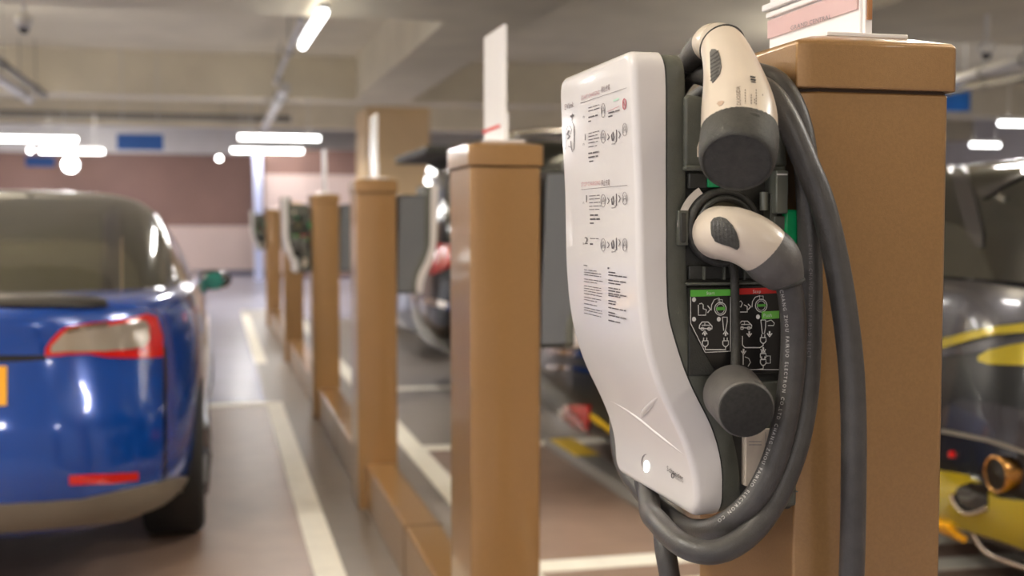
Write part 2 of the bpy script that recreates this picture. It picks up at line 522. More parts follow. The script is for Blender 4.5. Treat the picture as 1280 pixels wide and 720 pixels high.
def shell(rings, cap_front=True, cap_back=True):
    """rings: (inset, function z->x)"""
    bm = bmesh.new(); V = []; yc = Y0+W/2
    for ins, fx in rings:
        h = half(ins)
        V.append(([bm.verts.new((fx(z), yc-w, z)) for w, z in h], [bm.verts.new((fx(z), yc+w, z)) for w, z in h]))
    n = len(V[0][0])
    for (a, b), (c, d) in zip(V, V[1:]):
        for i in range(n-1):
            bm.faces.new((a[i], a[i+1], c[i+1], c[i])); bm.faces.new((b[i], d[i], d[i+1], b[i+1]))
        bm.faces.new((a[0], c[0], d[0], b[0])); bm.faces.new((a[-1], b[-1], d[-1], c[-1]))
    for k in ([0] if cap_back else [])+([-1] if cap_front else []):
        a, b = V[k]
        for i in range(n-1): bm.faces.new((a[i], a[i+1], b[i+1], b[i]))
    return bm
ch = thing('electric_charger', 'large white and grey electric car charger on the nearest post, instructions on its front', 'charger',
           (PXL, Y0+W/2, .9), group='electric car chargers on the posts')
rr_ = .008
rings = [(0, xb), (0, lambda z: xf(z)+rr_)]
for k in range(1, 6):
    a = R(90*k/5)
    rings.append((rr_*(1-math.cos(a)), (lambda s: (lambda z: xf(z)+rr_*(1-s)))(math.sin(a))))
cover = link('front_cover', shell(rings), M['white'], ch, smooth=50)
link('cover_gap', shell([(.003, lambda z: xb(z)+.004), (.003, lambda z: xb(z)-.001)]), M['black'], ch, smooth=50)
frame = link('side_frame', shell([(.004, xi), (.0025, lambda z: xi(z)-.002), (.002, lambda z: xb(z)+.0035), (.0025, lambda z: xb(z)+.0025)]), M['dgrey'], ch, smooth=50)
# rear housing, against the post
hp = [(852, 121), (958, 121), (976, 128), (984, 150), (985, 352), (990, 470), (996, 585), (997, 632), (990, 637), (925, 640), (912, 560), (890, 490), (866, 430), (852, 380)]
bm = bmesh.new(); prism(bm, [Vector((min(p.x, PXL-.001), p.y, p.z)) for p in [side(x, y, .008) for x, y in hp]], (0, W-.016, 0))
housing = link('housing', bm, M['black'], ch, bevel=.004, seg=3, smooth=35)
bm = bmesh.new()
hp2 = [(862, 124), (984, 132), (995, 470), (996, 628), (918, 632), (910, 560), (888, 486), (864, 424)]
prism(bm, [side(x, y, 0)+Vector((-.001, W-.009, 0)) for x, y in hp2], (0, .005, 0))
link('blank_side_panel', bm, mat('blue_grey_plastic', (98, 100, 102), .5), ch, bevel=.003, smooth=35)
def panel(name, x0, y0, x1, y1, yo0, yo1, m, bev=.0015, parent=ch):
    a = side(x0, y1, yo0); b = side(x1, y0, yo0)
    return link(name, B(a.x, Y0+yo0, a.z, min(b.x, PXL-.001), Y0+yo1, b.z), m, parent, bevel=bev, seg=2, smooth=35)
# upper shroud with notched top
bm = bmesh.new()
prism(bm, [side(x, y, -.002) for x, y in [(856, 209), (856, 121), (862, 118), (884, 122), (890, 128), (950, 126), (974, 136), (982, 156), (985, 208)]], (0, .03, 0))
link('upper_shroud', bm, M['dgrey'], ch, bevel=.003, seg=3, smooth=35)
panel('shelf_strip', 857, 208, 982, 213, -.006, .02, M['dgrey'])
panel('shelf_strip', 859, 352, 986, 357, -.004, .02, M['dgrey'], .001)
panel('lower_plate', 861, 331, 985, 350, .003, .02, M['black'])
panel('slot_block', 861, 216, 886, 236, -.001, .02, M['black'])
panel('green_insert', 885, 222, 905, 234, -.004, .02, M['green'], .0008)
panel('release_tab', 981, 262, 999, 307, -.012, -.002, M['green'], .003)
lt = panel('latch', 970, 213, 986, 267, -.018, .01, M['metal'], .0015)
panel('latch_mark', 971.5, 217, 984.5, 219, -.0186, -.0175, M['inkwhite'], 0, lt)
panel('latch_hinge', 963, 242, 972, 278, -.008, .015, M['dgrey'], .001)
panel('latch_hinge', 968, 270, 984, 287, -.010, .012, M['dgrey'], .001)
for yy in (290, 295, 300, 305): panel('hinge_rib', 972, yy, 984, yy+2.6, -.006, .012, M['dgrey'], .0004)
bm = bmesh.new(); tube(bm, [side(955, 240, -.004), side(955, 263, -.004)], .0045, 12)
link('hinge_pin', bm, M['metal'], ch, smooth=40)
panel('left_clip', 848, 263, 861, 307, -.004, .01, M['dgrey'], .001)
panel('left_clip', 851, 266, 858, 303, -.0055, -.003, M['black'], .001)
# socket: outer collar, metallic seat, inner ring
c = side(904, 284, 0)
bm = bmesh.new(); ringmesh(bm, c, (0, 1, 0), .0365, .0045, squash=1.6)
link('socket_ring', bm, M['rubber'], ch, smooth=60)
bm = bmesh.new(); ringmesh(bm, c+Vector((0, -.004, 0)), (0, 1, 0), .0295, .0035, squash=2)
link('socket_ring', bm, M['black'], ch, smooth=60)
bm = bmesh.new(); lathe2(bm, c+Vector((0, .001, 0)), (0, 1, 0), [(0, .030), (.02, .030)])
link('socket_face', bm, mat('socket_olive', (90, 84, 60), .4), ch, smooth=40)
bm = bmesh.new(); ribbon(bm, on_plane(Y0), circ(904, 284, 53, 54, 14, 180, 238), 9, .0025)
link('socket_glint', bm, mat('painted_glint', (235, 235, 240), .15, .8), ch)  # bright arc drawn in as a highlight on the socket rim
for x in (880, 905, 930, 948):
    panel('socket_rib', x, 333, x+2.5, 350, -.002, .01, M['dgrey'], .0005)
# lower side: labels
zp = -.0015
def flat(name, pts, m, yo, th=.001, parent=ch):
    bm = bmesh.new(); prism(bm, [side(x, y, yo) for x, y in pts], (0, th, 0)); return link(name, bm, m, parent)
pl = panel('label_plate', 861, 358, 980, 470, zp, .02, M['black'], .001)
lsh = [(876, 470), (861, 425), (861, 358), (980, 358), (980, 470)]
sb = flat('label_backing', [(862, 360), (917, 360), (917, 462), (893, 462), (862, 408)], M['sticker'], zp-.001)
sc_ = flat('label_backing', [(919, 358), (976, 356), (976, 466), (919, 466)], M['sticker'], zp-.001)
g1 = flat('start_bar', [(863.3, 362.5), (913, 361.5), (913, 369.5), (863.3, 371)], M['lime'], zp-.0022, .0008)
g2 = flat('stop_bar', [(921, 360.5), (972, 359.5), (972, 366.5), (921, 368.5)], M['red'], zp-.0022, .0008)
g3 = flat('push_tag', [(952.5, 389.5), (974, 388.5), (974, 398), (952.5, 399)], M['limel'], zp-.0026, .0008)
fp = on_plane(Y0+zp-.001)
bm = bmesh.new()
text(bm, fp, 'Start', (883, 368.5), (893.5, 368), 4, lift=.0016)
text(bm, fp, 'Stop', (941, 366.5), (951.5, 366), 4, lift=.0016)
text(bm, fp, 'Push', (954, 396.5), (965, 396), 4.5, lift=.002)
def S(pts, w=.9, closed=False): ribbon(bm, fp, pts, w, .0006, closed)
S([(863.3, 371), (863.3, 404), (881.5, 440.5), (913, 439), (913, 371)], .8)
S([(921, 462), (974, 462)], .8)
# padlock-hand, arrow, dial
S([(873, 381), (873, 394), (882, 394), (883, 387), (879, 386), (879, 381), (877, 379), (874, 380)], 1.1)
S([(884.5, 382), (888, 386.5), (884.5, 391)], 1.3)
S(circ(900.5, 386, 7.2, 8), 1, True); S(circ(900.5, 386, 5, 6), .7, True)
S([(889, 388), (889.5, 381), (893, 374.5), (899, 372.5), (900, 378)], .9)
S([(898, 374.5), (903, 374.5), (903, 379), (898, 379)], .8, True)
for cx, cy in ((867.5, 374.5), (867.5, 399), (898.5, 399), (947.5, 396)):
    disc_sheet(bm, fp, circ(cx, cy, 2.5, 3, 12), .0006, .0001)
def car(cx, cy):
    S([(cx-8, cy+3), (cx-7.5, cy-1), (cx-4.5, cy-5), (cx+3, cy-5), (cx+6, cy-2), (cx+8, cy), (cx+8, cy+3.5), (cx-8, cy+3)], 1.2)
    S([(cx-5, cy-1), (cx+6, cy-1)], 1.0); S(circ(cx-4, cy+3.5, 1.9), .9, True); S(circ(cx+4.5, cy+3.5, 1.9), .9, True)
    S([(cx-1, cy-4), (cx-1, cy)], .8)
car(882, 407.5); car(931.5, 406.5)
def arrow(x, y0, y1):
    S([(x, y0), (x, y1)], 2.0); d = 4 if y1 > y0 else -4
    S([(x-3, y1-d*.6), (x, y1+d*.5), (x+3, y1-d*.6)], 1.5)
arrow(881, 419.5, 415.5); arrow(907, 420, 415.5)
S([(903, 396.5), (909, 396.5), (909, 402), (907, 413), (904.5, 413), (903, 396.5)], 1)
def plug(x, y, up=True):
    S([(x-3.5, y), (x+3.5, y), (x+3.5, y+4.5), (x+1.5, y+7), (x-1.5, y+7), (x-3.5, y+4.5), (x-3.5, y)], 1.1)
    S([(x-2, y), (x-2, y-4)], 1.1); S([(x+2, y), (x+2, y-4)], 1.1)
plug(881.5, 426); plug(907, 426)
S([(881.5, 433), (881.5, 437), (907, 437), (907, 433)], 1.2)
# stop side
S([(923, 378), (926, 376), (928, 379), (926, 384), (924, 383)], 1.0); S([(925, 390), (934, 390), (934, 383), (930, 381)], 1.1)
S([(935, 380), (938.5, 383.5), (935, 387)], 1.3)
S(circ(951.5, 382, 7.2, 8), 1, True); S(circ(951.5, 382, 5, 6), .7, True)
S([(940, 384), (940.5, 377), (944, 371.5), (950, 369.5)], .9); S([(949.5, 370), (954, 370), (954, 374.5), (949.5, 374.5)], .8, True)
S([(951, 400), (957, 400), (957, 408), (955.5, 417), (953, 417), (951, 400)], 1)
S([(958, 402), (964, 400), (968, 404), (967, 407), (960, 407)], 1)
arrow(936.5, 414, 419); arrow(962, 414, 419); arrow(929.5, 436, 441); arrow(954, 434, 439)
plug(954, 422); S([(954, 429), (954, 432), (950, 434.5), (931, 434.5), (928, 431), (928, 420)], 1.2)
plug(954, 442); plug(954, 449.5); S([(958, 445), (963, 445), (963, 454), (958, 454)], .8)
S([(954, 457), (954, 461), (946, 462)], 1.2); S([(929, 442), (929, 456)], 1.2); S([(931, 446), (936, 448), (938, 453), (935, 458)], .8)
link('printed_icons', bm, M['inkwhite'], sb)
for pp, w_ in (([(895.5, 386), (906, 385.5)], 4), ([(946.5, 382), (957, 381.5)], 3)):
    bm = bmesh.new(); ribbon(bm, fp, pp, w_, .0009); link('printed_green_bar', bm, M['lime'], sb)
# lower hollow, paper label, foot
panel('lower_recess', 922, 476, 985, 540, .002, .02, M['dgrey'], .002)
panel('paper_label', 932, 536, 968, 608, -.0025, .009, M['label'], .0008)
bm = bmesh.new()
for y in (552, 556): ribbon(bm, on_plane(Y0-.0025), [(936, y), (952, y)], .7, .0005)
ribbon(bm, on_plane(Y0-.0025), [(957, 540), (957, 600)], .5, .0005)
link('label_rules', bm, M['inkgrey'], ch)
panel('cable_gland', 955, 588, 997, 636, -.01, .03, M['dgrey'], .004)
panel('gland_ring', 953, 614, 998, 618, -.0115, .03, M['black'], .001)
flat('rating_sticker', [(872, 196), (872, 184), (875, 175), (880, 170), (890, 170), (890, 196)], M['label'], -.0045, .0015)
# dust cap on its strap
strap = spline([side(915, 328, -.004), side(918, 345, -.007), side(919, 380, -.006), side(920, 420, -.006), side(919, 445, -.010), side(919, 466, -.016)], 6)
bm = bmesh.new(); tube(bm, strap, .0046, 12); link('cap_strap', bm, M['rubber'], ch, smooth=60)
ax = (side(933, 513, -.085)-side(914, 490, -.012))
c0 = side(914, 490, -.012); L = ax.length
bm = bmesh.new(); lathe2(bm, c0, ax, [(0, .020), (.003, .028), (.008, .0305), (L*.6, .0295), (L-.006, .0285), (L-.002, .027), (L, .024), (L, .0005)], 40)
cap_ = link('dust_cap', bm, M['collar'], ch, smooth=50)
bm = bmesh.new(); lathe2(bm, c0+ax.normalized()*(L-.0025), ax, [(0, .0268), (.003, .0262), (.0042, .024), (.0042, .0005)], 40)
link('cap_foam_face', bm, mat('black_foam', (40, 38, 35), .9, 0, 0, .2, 300), cap_, smooth=50)

# ---- print on the white front
fc = on_mesh(bvh_of(cover))
def vp_line(x0, y0, x1):  # baseline running to the row's vanishing point
    return (x0, y0), (x1, y0+(y0-281)/(x0-270)*(x1-x0))
plum = mat('plum_print', (110, 88, 88), .5)
for w_, x_, y_, x2_, h_, m_ in (('START CHARGING', 727, 125.5, 750, 5.5, M['inkred']), ('STOP CHARGING', 727, 233.5, 751, 5.5, M['inkred']),
                                ('開始充電', 752, 115.5, 763, 6, plum), ('停止充電', 752, 232, 763, 6, plum), ('EVlink', 706, 137.5, 718, 7, plum)):
    bm = bmesh.new(); a, b = vp_line(x_, y_, x2_); text(bm, fc, w_, a, b, h_); link('printed_heading', bm, m_, cover)
bm = bmesh.new()
def bar(x0, y0, x1, w=.9, cut=0):
    x = x0; (a, b) = vp_line(x0, y0, x1); s = (b[1]-a[1])/(b[0]-a[0])
    while x < x1-.5:
        e = min(x1, x+random.uniform(4, 9)); ribbon(bm, fc, [(x, y0+s*(x-x0)), (e, y0+s*(e-x0))], w); x = e+.8
ribbon(bm, fc, vp_line(726, 129, 784), .5); ribbon(bm, fc, vp_line(727, 237, 785), .5)
for x, s in ((729, '1'), ):
    for yy in (148, 182): text(bm, fc, 'n', (729, yy), (731.5, yy-.8), 4); 
text(bm, fc, '1', (730, 176), (733, 175), 8); text(bm, fc, '1', (731, 253), (735, 252.6), 9)
text(bm, fc, '2', (731, 305), (736, 305.2), 9); text(bm, fc, 'n', (729, 306), (731, 306), 4); text(bm, fc, 'n', (729, 255), (731, 255), 4)
def rows(x0, x1, ys, w=.9):
    for y in ys: bar(x0, y, x1-random.uniform(0, 3), w)
rows(736, 750, (135, 139)); rows(736, 750, (147,), 1.8); rows(736, 741, (152,), 1.6)
rows(736, 750, (167, 171, 175, 179)); rows(736, 747, (184,)); rows(736, 751, (192, 197), 2.0); rows(737, 743, (202,), 1.8)
rows(737, 752, (245, 249, 253.5, 258, 262)); rows(738, 751, (269, 274), 2.2); rows(738, 744, (279,), 1.8)
rows(738, 750, (298,)); rows(738, 742, (305,), 2)
# icon groups
def ell(cx, cy, rx=2.9, ry=8): ribbon(bm, fc, circ(cx, cy, rx, ry, 18), .5, closed=True)
def figure(cx, cy):
    ribbon(bm, fc, [(cx-1.6, cy+4), (cx-1.2, cy-2), (cx+.2, cy-5), (cx+1.2, cy-1), (cx+1.4, cy+4)], .5)
    ribbon(bm, fc, [(cx-1.4, cy+1), (cx+1.3, cy)], .5)
for (y1, y2) in ((171, 163), (251, 249), (306, 307)):
    ell(754.5, y1); figure(754.5, y1)
    ribbon(bm, fc, [(760, y1-4), (762, y1), (760, y1+4)], .9)
    ribbon(bm, fc, [(766, y1+5), (765, y1-2), (766.8, y1-6), (768, y1+1), (767, y1+5)], 1.3)
    ribbon(bm, fc, [(771, y1-9), (771, y1+6), (769, y1+7)], 1.1); ribbon(bm, fc, [(765, y1+9), (770, y1+8.6)], .7)
    ribbon(bm, fc, [(774, y1-7), (776, y1-3), (774, y1+2)], .9)
    ell(781.5, y2-1); figure(781.5, y2-1)
ell(754.5, 138, 2.4, 9); figure(754.5, 138)
ribbon(bm, fc, [(762, 141), (764, 140.5)], .8)
rows(761, 776, (141.5,), 1.6); rows(761, 767, (146,), 1.8)
# tall pictogram at the left: plug and coiled lead
ribbon(bm, fc, [(707, 187), (708, 176), (708, 164), (710, 158), (713, 157), (715, 162), (714, 168)], .9)
ribbon(bm, fc, [(716, 142), (715.5, 152), (718, 158), (718.5, 170), (718, 186), (716, 190), (714.5, 184), (714, 176)], 1)
ribbon(bm, fc, [(713.5, 146), (718, 144)], 2.6); ribbon(bm, fc, [(712, 163), (709.5, 168), (713, 170), (710, 174)], 1.8)
ribbon(bm, fc, [(711, 183), (714, 184)], 1)
# small print
bar(730, 331.5, 736, 1.1)
for y in (337, 340, 343, 348.5, 351.5, 357, 360, 363, 366.5, 371, 374, 379, 384, 387, 391): bar(730.5, y, 754-random.choice((0, 1, 2, 7)), .9)
bar(760, 335, 762, 2)
for y in (340, 343.5, 350, 353.5, 359.5, 363, 366.5, 369, 375.5, 379, 384, 390, 393.5, 400): bar(761, y, 784-random.choice((0, 1, 8, 14)), 1.5)
link('printed_instructions', bm, mat('dark_grey_print', (92, 86, 86), .5), cover)
bm = bmesh.new(); ribbon(bm, fc, circ(781, 130, 1.9, 6.5, 16), 1.3, closed=True); ribbon(bm, fc, [(780, 127), (782, 133)], 1.0)
ribbon(bm, fc, [(760, 152-12.5), (775, 132.5)], .5)
link('printed_red_icon', bm, mat('red_icon_print', (176, 96, 104), .5), cover)
bm = bmesh.new(); ribbon(bm, fc, [(767, 126), (770, 125), (774, 123)], 2.2, .0004); link('printed_green_icon', bm, mat('pale_green_print', (170, 205, 182), .5), cover)
bm = bmesh.new(); text(bm, fc, 'Schneider', (834, 588), (855, 601), 6.5)
ribbon(bm, fc, circ(841.5, 594.5, 1.7, 3, 12), 1, closed=True)
link('printed_logo', bm, M['ink'], cover)
bm = bmesh.new(); text(bm, fc, 'Electric', (845, 598.5), (855, 604), 4); link('printed_logo_line', bm, M['inkgrey'], cover)
# raised crease lines of the lower front
def ridge(pts, r, name='crease'):
    P = spline([tuple(p)+(0,) for p in pts], 6); bm = bmesh.new()
    n = len(P)
    tube(bm, [fc(p.x, p.y, -r[1]*.45) for p in P], [r[0]+(r[1]-r[0])*min(1, 3*min(i, n-1-i)/n) for i in range(n)], 10)
    return link(name, bm, M['white'], cover, smooth=60)
ridge([(753, 497), (775, 508), (800, 525), (822, 543), (845, 561), (865, 577)], (.0008, .0028))
ridge([(826, 493), (814, 505), (804, 516), (801, 526)], (.0008, .0035))
bm = bmesh.new(); disc_sheet(bm, fc, circ(808.5, 583, 3.2, 7.5, 16), .0012, .002); link('status_light', bm, M['led'], cover)
bm = bmesh.new(); ribbon(bm, fc, circ(807.5, 577, 5, 9, 14, 120, 280), .9); link('status_ring', bm, M['inkgrey'], cover)

# ================================================================== CABLES AND CONNECTORS
s = side
# --- plugged-in connector
t = thing('charging_cable', 'white gun connector plugged into the round side socket, its grey cable looping below', 'charging cable',
          s(904, 284, 0), group='cables of the nearest charger')
PP = [(900, 291, .03, 26), (899, 291, .0, 31), (899, 291, -.02, 34), (901, 291, -.034, 33.5), (909, 292, -.046, 34), (921, 294, -.054, 34), (936, 300, -.058, 34), (949, 308, -.06, 34), (960, 317, -.06, 33)]
pth = spline([s(x, y, o) for x, y, o, r in PP], 4)
rad = spline([(r, 0, 0) for x, y, o, r in PP], 4); rad = [v.x/1260 for v in rad]
# flatten the mouth so the elbow reads as a moulded handle
bm = T(pth, rad, 36); body2 = link('connector_body', bm, M['shell'], t, smooth=60)
PP = [(955, 313, -.06, 34.5), (963, 321, -.0605, 35.5), (971, 331, -.061, 34), (978, 342, -.061, 29), (983, 351, -.061, 24), (984.5, 355, -.061, 19)]
pth = spline([s(x, y, o) for x, y, o, r in PP], 4); rad = [v.x/1290 for v in spline([(r, 0, 0) for *_, r in PP], 4)]
col2 = link('strain_collar', T(pth, rad, 36), M['collar'], t, smooth=60)
bm = bmesh.new(); ringmesh(bm, s(984, 354, -.061), s(986, 364, -.061)-s(982, 348, -.061), .0150, .0030); link('collar_lip', bm, M['rubber'], col2, smooth=60)
fb = on_mesh(bvh_of(body2))
bm = bmesh.new()
grip = [(889, 285), (889, 278), (893, 273), (900, 271.5), (908, 274), (916, 282), (921, 291), (924, 301), (924.5, 309), (921.5, 312), (913, 308), (903, 305), (895, 302), (890, 294)]
disc_sheet(bm, fb, grip, .0012, .002); g_ = link('grip_inlay', bm, M['rubber'], body2, smooth=60)
bm = bmesh.new()
for x in (893, 898, 903, 908, 913, 917): ribbon(bm, fb, [(x, 277+max(0, x-900)*.5), (x+1.5, 301+max(0, x-900)*.28)], 1.2, .0016)
link('grip_ribs', bm, M['cable'], body2)
CR = .0128
V3 = lambda *a: Vector(a)
ZH = side(900, 121).z
inner = [(984, 350, -.061), (989, 375, -.058), (992, 410, -.05), (991, 450, -.046), (987, 490, -.044), (979, 535, -.044), (966, 580, -.044), (944, 622, -.04), (912, 652, -.025), (880, 664, .02), V3(.505, Y0+.12, ZB-.034), V3(.515, Y0+.25, ZB-.02), V3(.53, Y0+.297, ZB+.08), V3(.53, Y0+.297, ZT-.12), V3(.53, Y0+.27, ZH+.01), V3(.525, Y0+.2, ZH+.02), (862, 92, .11), (895, 97, .05), (935, 104, .012), (963, 118, -.012), (984, 150, -.03), (1006, 200, -.042), (1028, 255, -.05), (1044, 320, -.055), (1056, 390, -.06), (1064, 460, -.062), (1067, 530, -.062), (1067, 600, -.06), (1066, 670, -.058), (1063, 760, -.05), (1058, 900, -.04)]
P = spline([p if isinstance(p, Vector) else s(*p) for p in inner], 8)
cab2 = link('cable', T(P, CR, 24), M['cable'], t, smooth=60)
# --- hanging connector
t1 = thing('charging_cable', 'white gun connector with black nozzle cap hanging upside down at the top of the charger', 'charging cable',
           s(905, 60, 0), group='cables of the nearest charger')
PP = [(924, 172, -.078, 46), (924, 150, -.064, 46.5), (922, 130, -.052, 44.5), (918.5, 108, -.038, 40), (914, 88, -.024, 35.5), (909, 72, -.010, 32), (905, 62, .004, 30), (901, 56, .018, 28), (896, 53, .030, 26)]
pth = spline([s(x, y, o) for x, y, o, r in PP], 5); rad = [v.x/1270 for v in spline([(r, 0, 0) for *_, r in PP], 5)]
body1 = link('connector_body', T(pth, rad, 40), M['shell'], t1, smooth=60)
i0 = 31
bm = bmesh.new(); ringmesh(bm, s(903, 59, .012), s(890, 48, .03)-s(907, 66, -.004), .0232, .0018); link('gasket', bm, M['rubber'], t1, smooth=60)
PP = [(896, 54, .030, 26), (888, 54, .042, 24), (880, 58, .052, 20)]
link('rear_shell', T(spline([s(x, y, o) for x, y, o, r in PP], 4), [v.x/1215 for v in spline([(r, 0, 0) for *_, r in PP], 4)], 32), M['shell'], t1, smooth=60)
PP = [(882, 57, .050, 20), (874, 62, .060, 18.5), (866, 70, .070, 16), (860, 78, .080, 15)]
link('strain_collar', T(spline([s(x, y, o) for x, y, o, r in PP], 4), [v.x/1190 for v in spline([(r, 0, 0) for *_, r in PP], 4)], 32), M['collar'], t1, smooth=60)
# nozzle cap, tilted towards the camera
a0 = s(924.5, 167, -.072); a1 = s(922, 194, -.096); ax = (a1-a0)
u_ = ax.normalized(); L = ax.length
r0 = .0375
bm = bmesh.new(); lathe2(bm, a0, ax, [(-.002, r0*.95), (0, r0*.99), (.004, r0*1.0), (L*.5, r0*1.0), (L+.002, r0*.97), (L+.009, r0*.93), (L+.012, r0*.88), (L+.0125, r0*.85), (L+.0105, r0*.82), (L+.0105, .0005)], 48)
capn = link('nozzle_cap', bm, M['rubber'], t1, smooth=50)
fb1 = on_mesh(bvh_of(body1))
bm = bmesh.new(); tube(bm, spline([fb1(931, 146, .001), fb1(936, 141.5, .004), fb1(945, 143, .004), fb1(949, 149, .002)], 5), [.0045]*16, 12)
link('cap_tab', bm, M['rubber'], capn, smooth=60)
bm = bmesh.new(); disc_sheet(bm, fb1, [(888, 66), (890, 62), (895, 62), (899, 66), (901, 74), (902, 84), (900, 93), (895, 100), (891, 104), (889.5, 100), (888.5, 85)], .0010, .002)
link('grip_inlay', bm, M['collar'], body1, smooth=60)
bm = bmesh.new()
for k in range(7): ribbon(bm, fb1, [(889.5, 72+k*5), (899+min(2, k)-max(0, k-4)*1.5, 64.5+k*5)], 1.5, .0016)
link('grip_ribs', bm, M['rubber'], body1)
bm = bmesh.new(); text(bm, fb1, 'DUOSIDA', (926, 132), (925, 108), 5.2, up=(-1, 0), lift=.0005)
for x, y0_, y1_ in ((931.5, 112, 130), (939, 118, 131), (945, 112, 132), (943, 124, 130), (953, 118, 120)):
    y = y0_
    while y < y1_: ribbon(bm, fb1, [(x, y), (x, min(y1_, y+2.2))], 1.0, .0005); y += 3.4
link('printed_text', bm, mat('brown_print', (92, 78, 66), .5), body1)
bm = bmesh.new(); ribbon(bm, fb1, [(937.5, 96), (944, 97.5)], 2.2, .0005); ribbon(bm, fb1, [(938, 99.5), (944.5, 101)], 2.4, .0005); ribbon(bm, fb1, [(938.5, 102.5), (944.5, 103.5)], 1.2, .0005)
link('printed_mark', bm, M['ink'], body1)
bm = bmesh.new(); disc_sheet(bm, fb1, [(896, 130), (898, 127), (903, 126), (905.5, 127), (903, 131), (899, 133)], .0004, .0005); link('moulded_mark', bm, mat('faded_mark', (180, 152, 128), .5), body1)
outer = [(860, 78, .080), V3(.492, Y0+.15, ZH+.035), V3(.49, Y0+.27, ZH+.01), V3(.49, Y0+.327, ZH-.12), V3(.545, Y0+.327, ZB+.12), V3(.545, Y0+.31, ZB+.06), V3(.515, Y0+.24, ZB+.012), (812, 634, .13), (822, 652, .05), (848, 678, -.01), (878, 690, -.035), (908, 686, -.045), (940, 664, -.045), (968, 626, -.04), (990, 575, -.036), (1002, 530, -.03), (1009, 480, -.026), (1012, 420, -.024), (1013, 350, -.022), (1012, 290, -.02), (1010, 240, -.018), (1007, 200, -.016), (1001, 162, -.010), (989, 128, -.002), (972, 104, .012), (950, 94, .04), (915, 90, .10), V3(.562, Y0+.2, ZH+.02), V3(.55, Y0+.33, ZH), V3(.54, Y0+.36, ZH-.12), V3(.52, Y0+.36, ZB+.1), V3(.51, Y0+.32, ZB-.0), (822, 640, .21), (832, 690, .17), (840, 740, .16), (846, 800, .15), (850, 900, .14)]
P1 = spline([p if isinstance(p, Vector) else s(*p) for p in outer], 8)
cab1 = link('cable', T(P1, CR*.98, 24), M['cable'], t1, smooth=60)
f2 = on_mesh(bvh_of(cab2)); f1 = on_mesh(bvh_of(cab1))
bm = bmesh.new()
wr = 'CHANG ZHOU FAIRUO ELECTRON CO.,LTD '
pth = [(977, 362), (982, 390), (984.5, 420), (984, 450), (980, 490), (974, 520), (965, 550), (952, 585), (938, 610), (918, 635), (898, 652)]
sp = [(p.x, p.y) for p in spline([q+(0,) for q in pth], 6)]
text_path(bm, f2, wr*2, sp, 4.2, 1.25)
link('cable_lettering', bm, M['cabletext'], cab2)
bm = bmesh.new()
pth = [(1013, 305), (1013.5, 340), (1013, 380), (1012, 420), (1011, 450)]
sp = [(p.x, p.y) for p in spline([q+(0,) for q in pth], 6)]
text_path(bm, f1, 'ZHENG CHANG ZHOU FAIRUO ELECTRON CO.,LTD', sp, 4.2, 1.25)
link('cable_lettering', bm, M['inkgrey'], cab1)

# ------------------------------------------------------------------ the other chargers (copies of the cabinet)
def cp(i, right, label, dy=0):
    y = POSTY[i]+dy
    if right: return dup(ch, (PXR, y+W/2, .9), math.pi, label)
    return dup(ch, (PXL, y+W/2, .9), 0, label)
cp(1, True, 'charger on the right side of the second post, only its dark grey side showing')
cp(2, True, 'charger on the right side of the third post, curved white cover edge facing right')
cp(3, False, 'charger on the left side of the fourth post, curved white edge facing the blue car')
cp(3, True, 'charger on the right side of the fourth post, hidden mostly by the third post')
cp(5, False, 'tiny blurred charger on the left side of the farthest post')
cp(5, True, 'tiny blurred charger on the right side of the farthest post')

# ================================================================== CARS
def sstack(levels, seg=64, interp=4):
    """stack of rounded plan outlines: (z, half width, y rear, y front, roundness)"""
    L = []
    for i in range(len(levels)-1):
        a, b = levels[i], levels[i+1]
        for k in range(interp): L.append([a[j]+(b[j]-a[j])*k/interp for j in range(5)])
    L.append(list(levels[-1]))
    # soften the corners of the stack
    for _ in range(2):
        L = [L[0]]+[[(L[i-1][j]+2*L[i][j]+L[i+1][j])/4 for j in range(5)] for i in range(1, len(L)-1)]+[L[-1]]
    bm = bmesh.new(); rings = []
    for z, w, y0, y1, n in L:
        cy, hl = (y0+y1)/2, (y1-y0)/2; r = []
        for k in range(seg):
            a = 2*math.pi*k/seg; c_, s_ = math.cos(a), math.sin(a)
            r.append(Vector((w*math.copysign(abs(c_)**(2/n), c_), cy+hl*math.copysign(abs(s_)**(2/n), s_), z)))
        rings.append(r)
    return stack(bm, rings)
def wheel(root, x, y, r=.335, w=.235):
    s_ = 1 if x > 0 else -1
    bm = bmesh.new(); lathe2(bm, (x-s_*w, y, r), (s_, 0, 0), [(0, r*.72), (0, r*.9), (.012, r*.97), (.03, r), (w-.03, r), (w-.012, r*.97), (w, r*.9), (w, r*.7), (w-.02, r*.68), (w-.02, r*.1)], 40)
    o = link('wheel', bm, M['tyre'], root, smooth=40, world=False)
    bm = bmesh.new(); lathe2(bm, (x-s_*.012, y, r), (s_, 0, 0), [(0, r*.67), (.006, r*.67), (.006, r*.6), (.001, r*.58), (.001, .001)], 32)
    for k in range(5):
        a = 2*math.pi*k/5; d = Vector((0, math.cos(a), math.sin(a))); q = Vector((x-s_*.004, y, r))
        tube(bm, [q+d*.03, q+d*r*.62], [.035, .022], 8)
    link('rim', bm, M['rim'], o, smooth=40, world=False)
def car_thing(label, loc, rz, levels, cabin, m, mcab, wx, wys, wr_=.335, pillars=None, seats=True):
    t = thing('parked_car', label, 'car', loc, rz)
    b = link('car_body', sstack(levels), m, t, smooth=60, world=False)
    c_ = link('cabin_glass', sstack(cabin), mcab, t, smooth=60, world=False)
    for y in wys:
        for x in (-wx, wx): wheel(t, x, y, wr_)
    # roof skin over the cabin
    z, w, y0, y1, n = cabin[-2]
    return t, b, c_
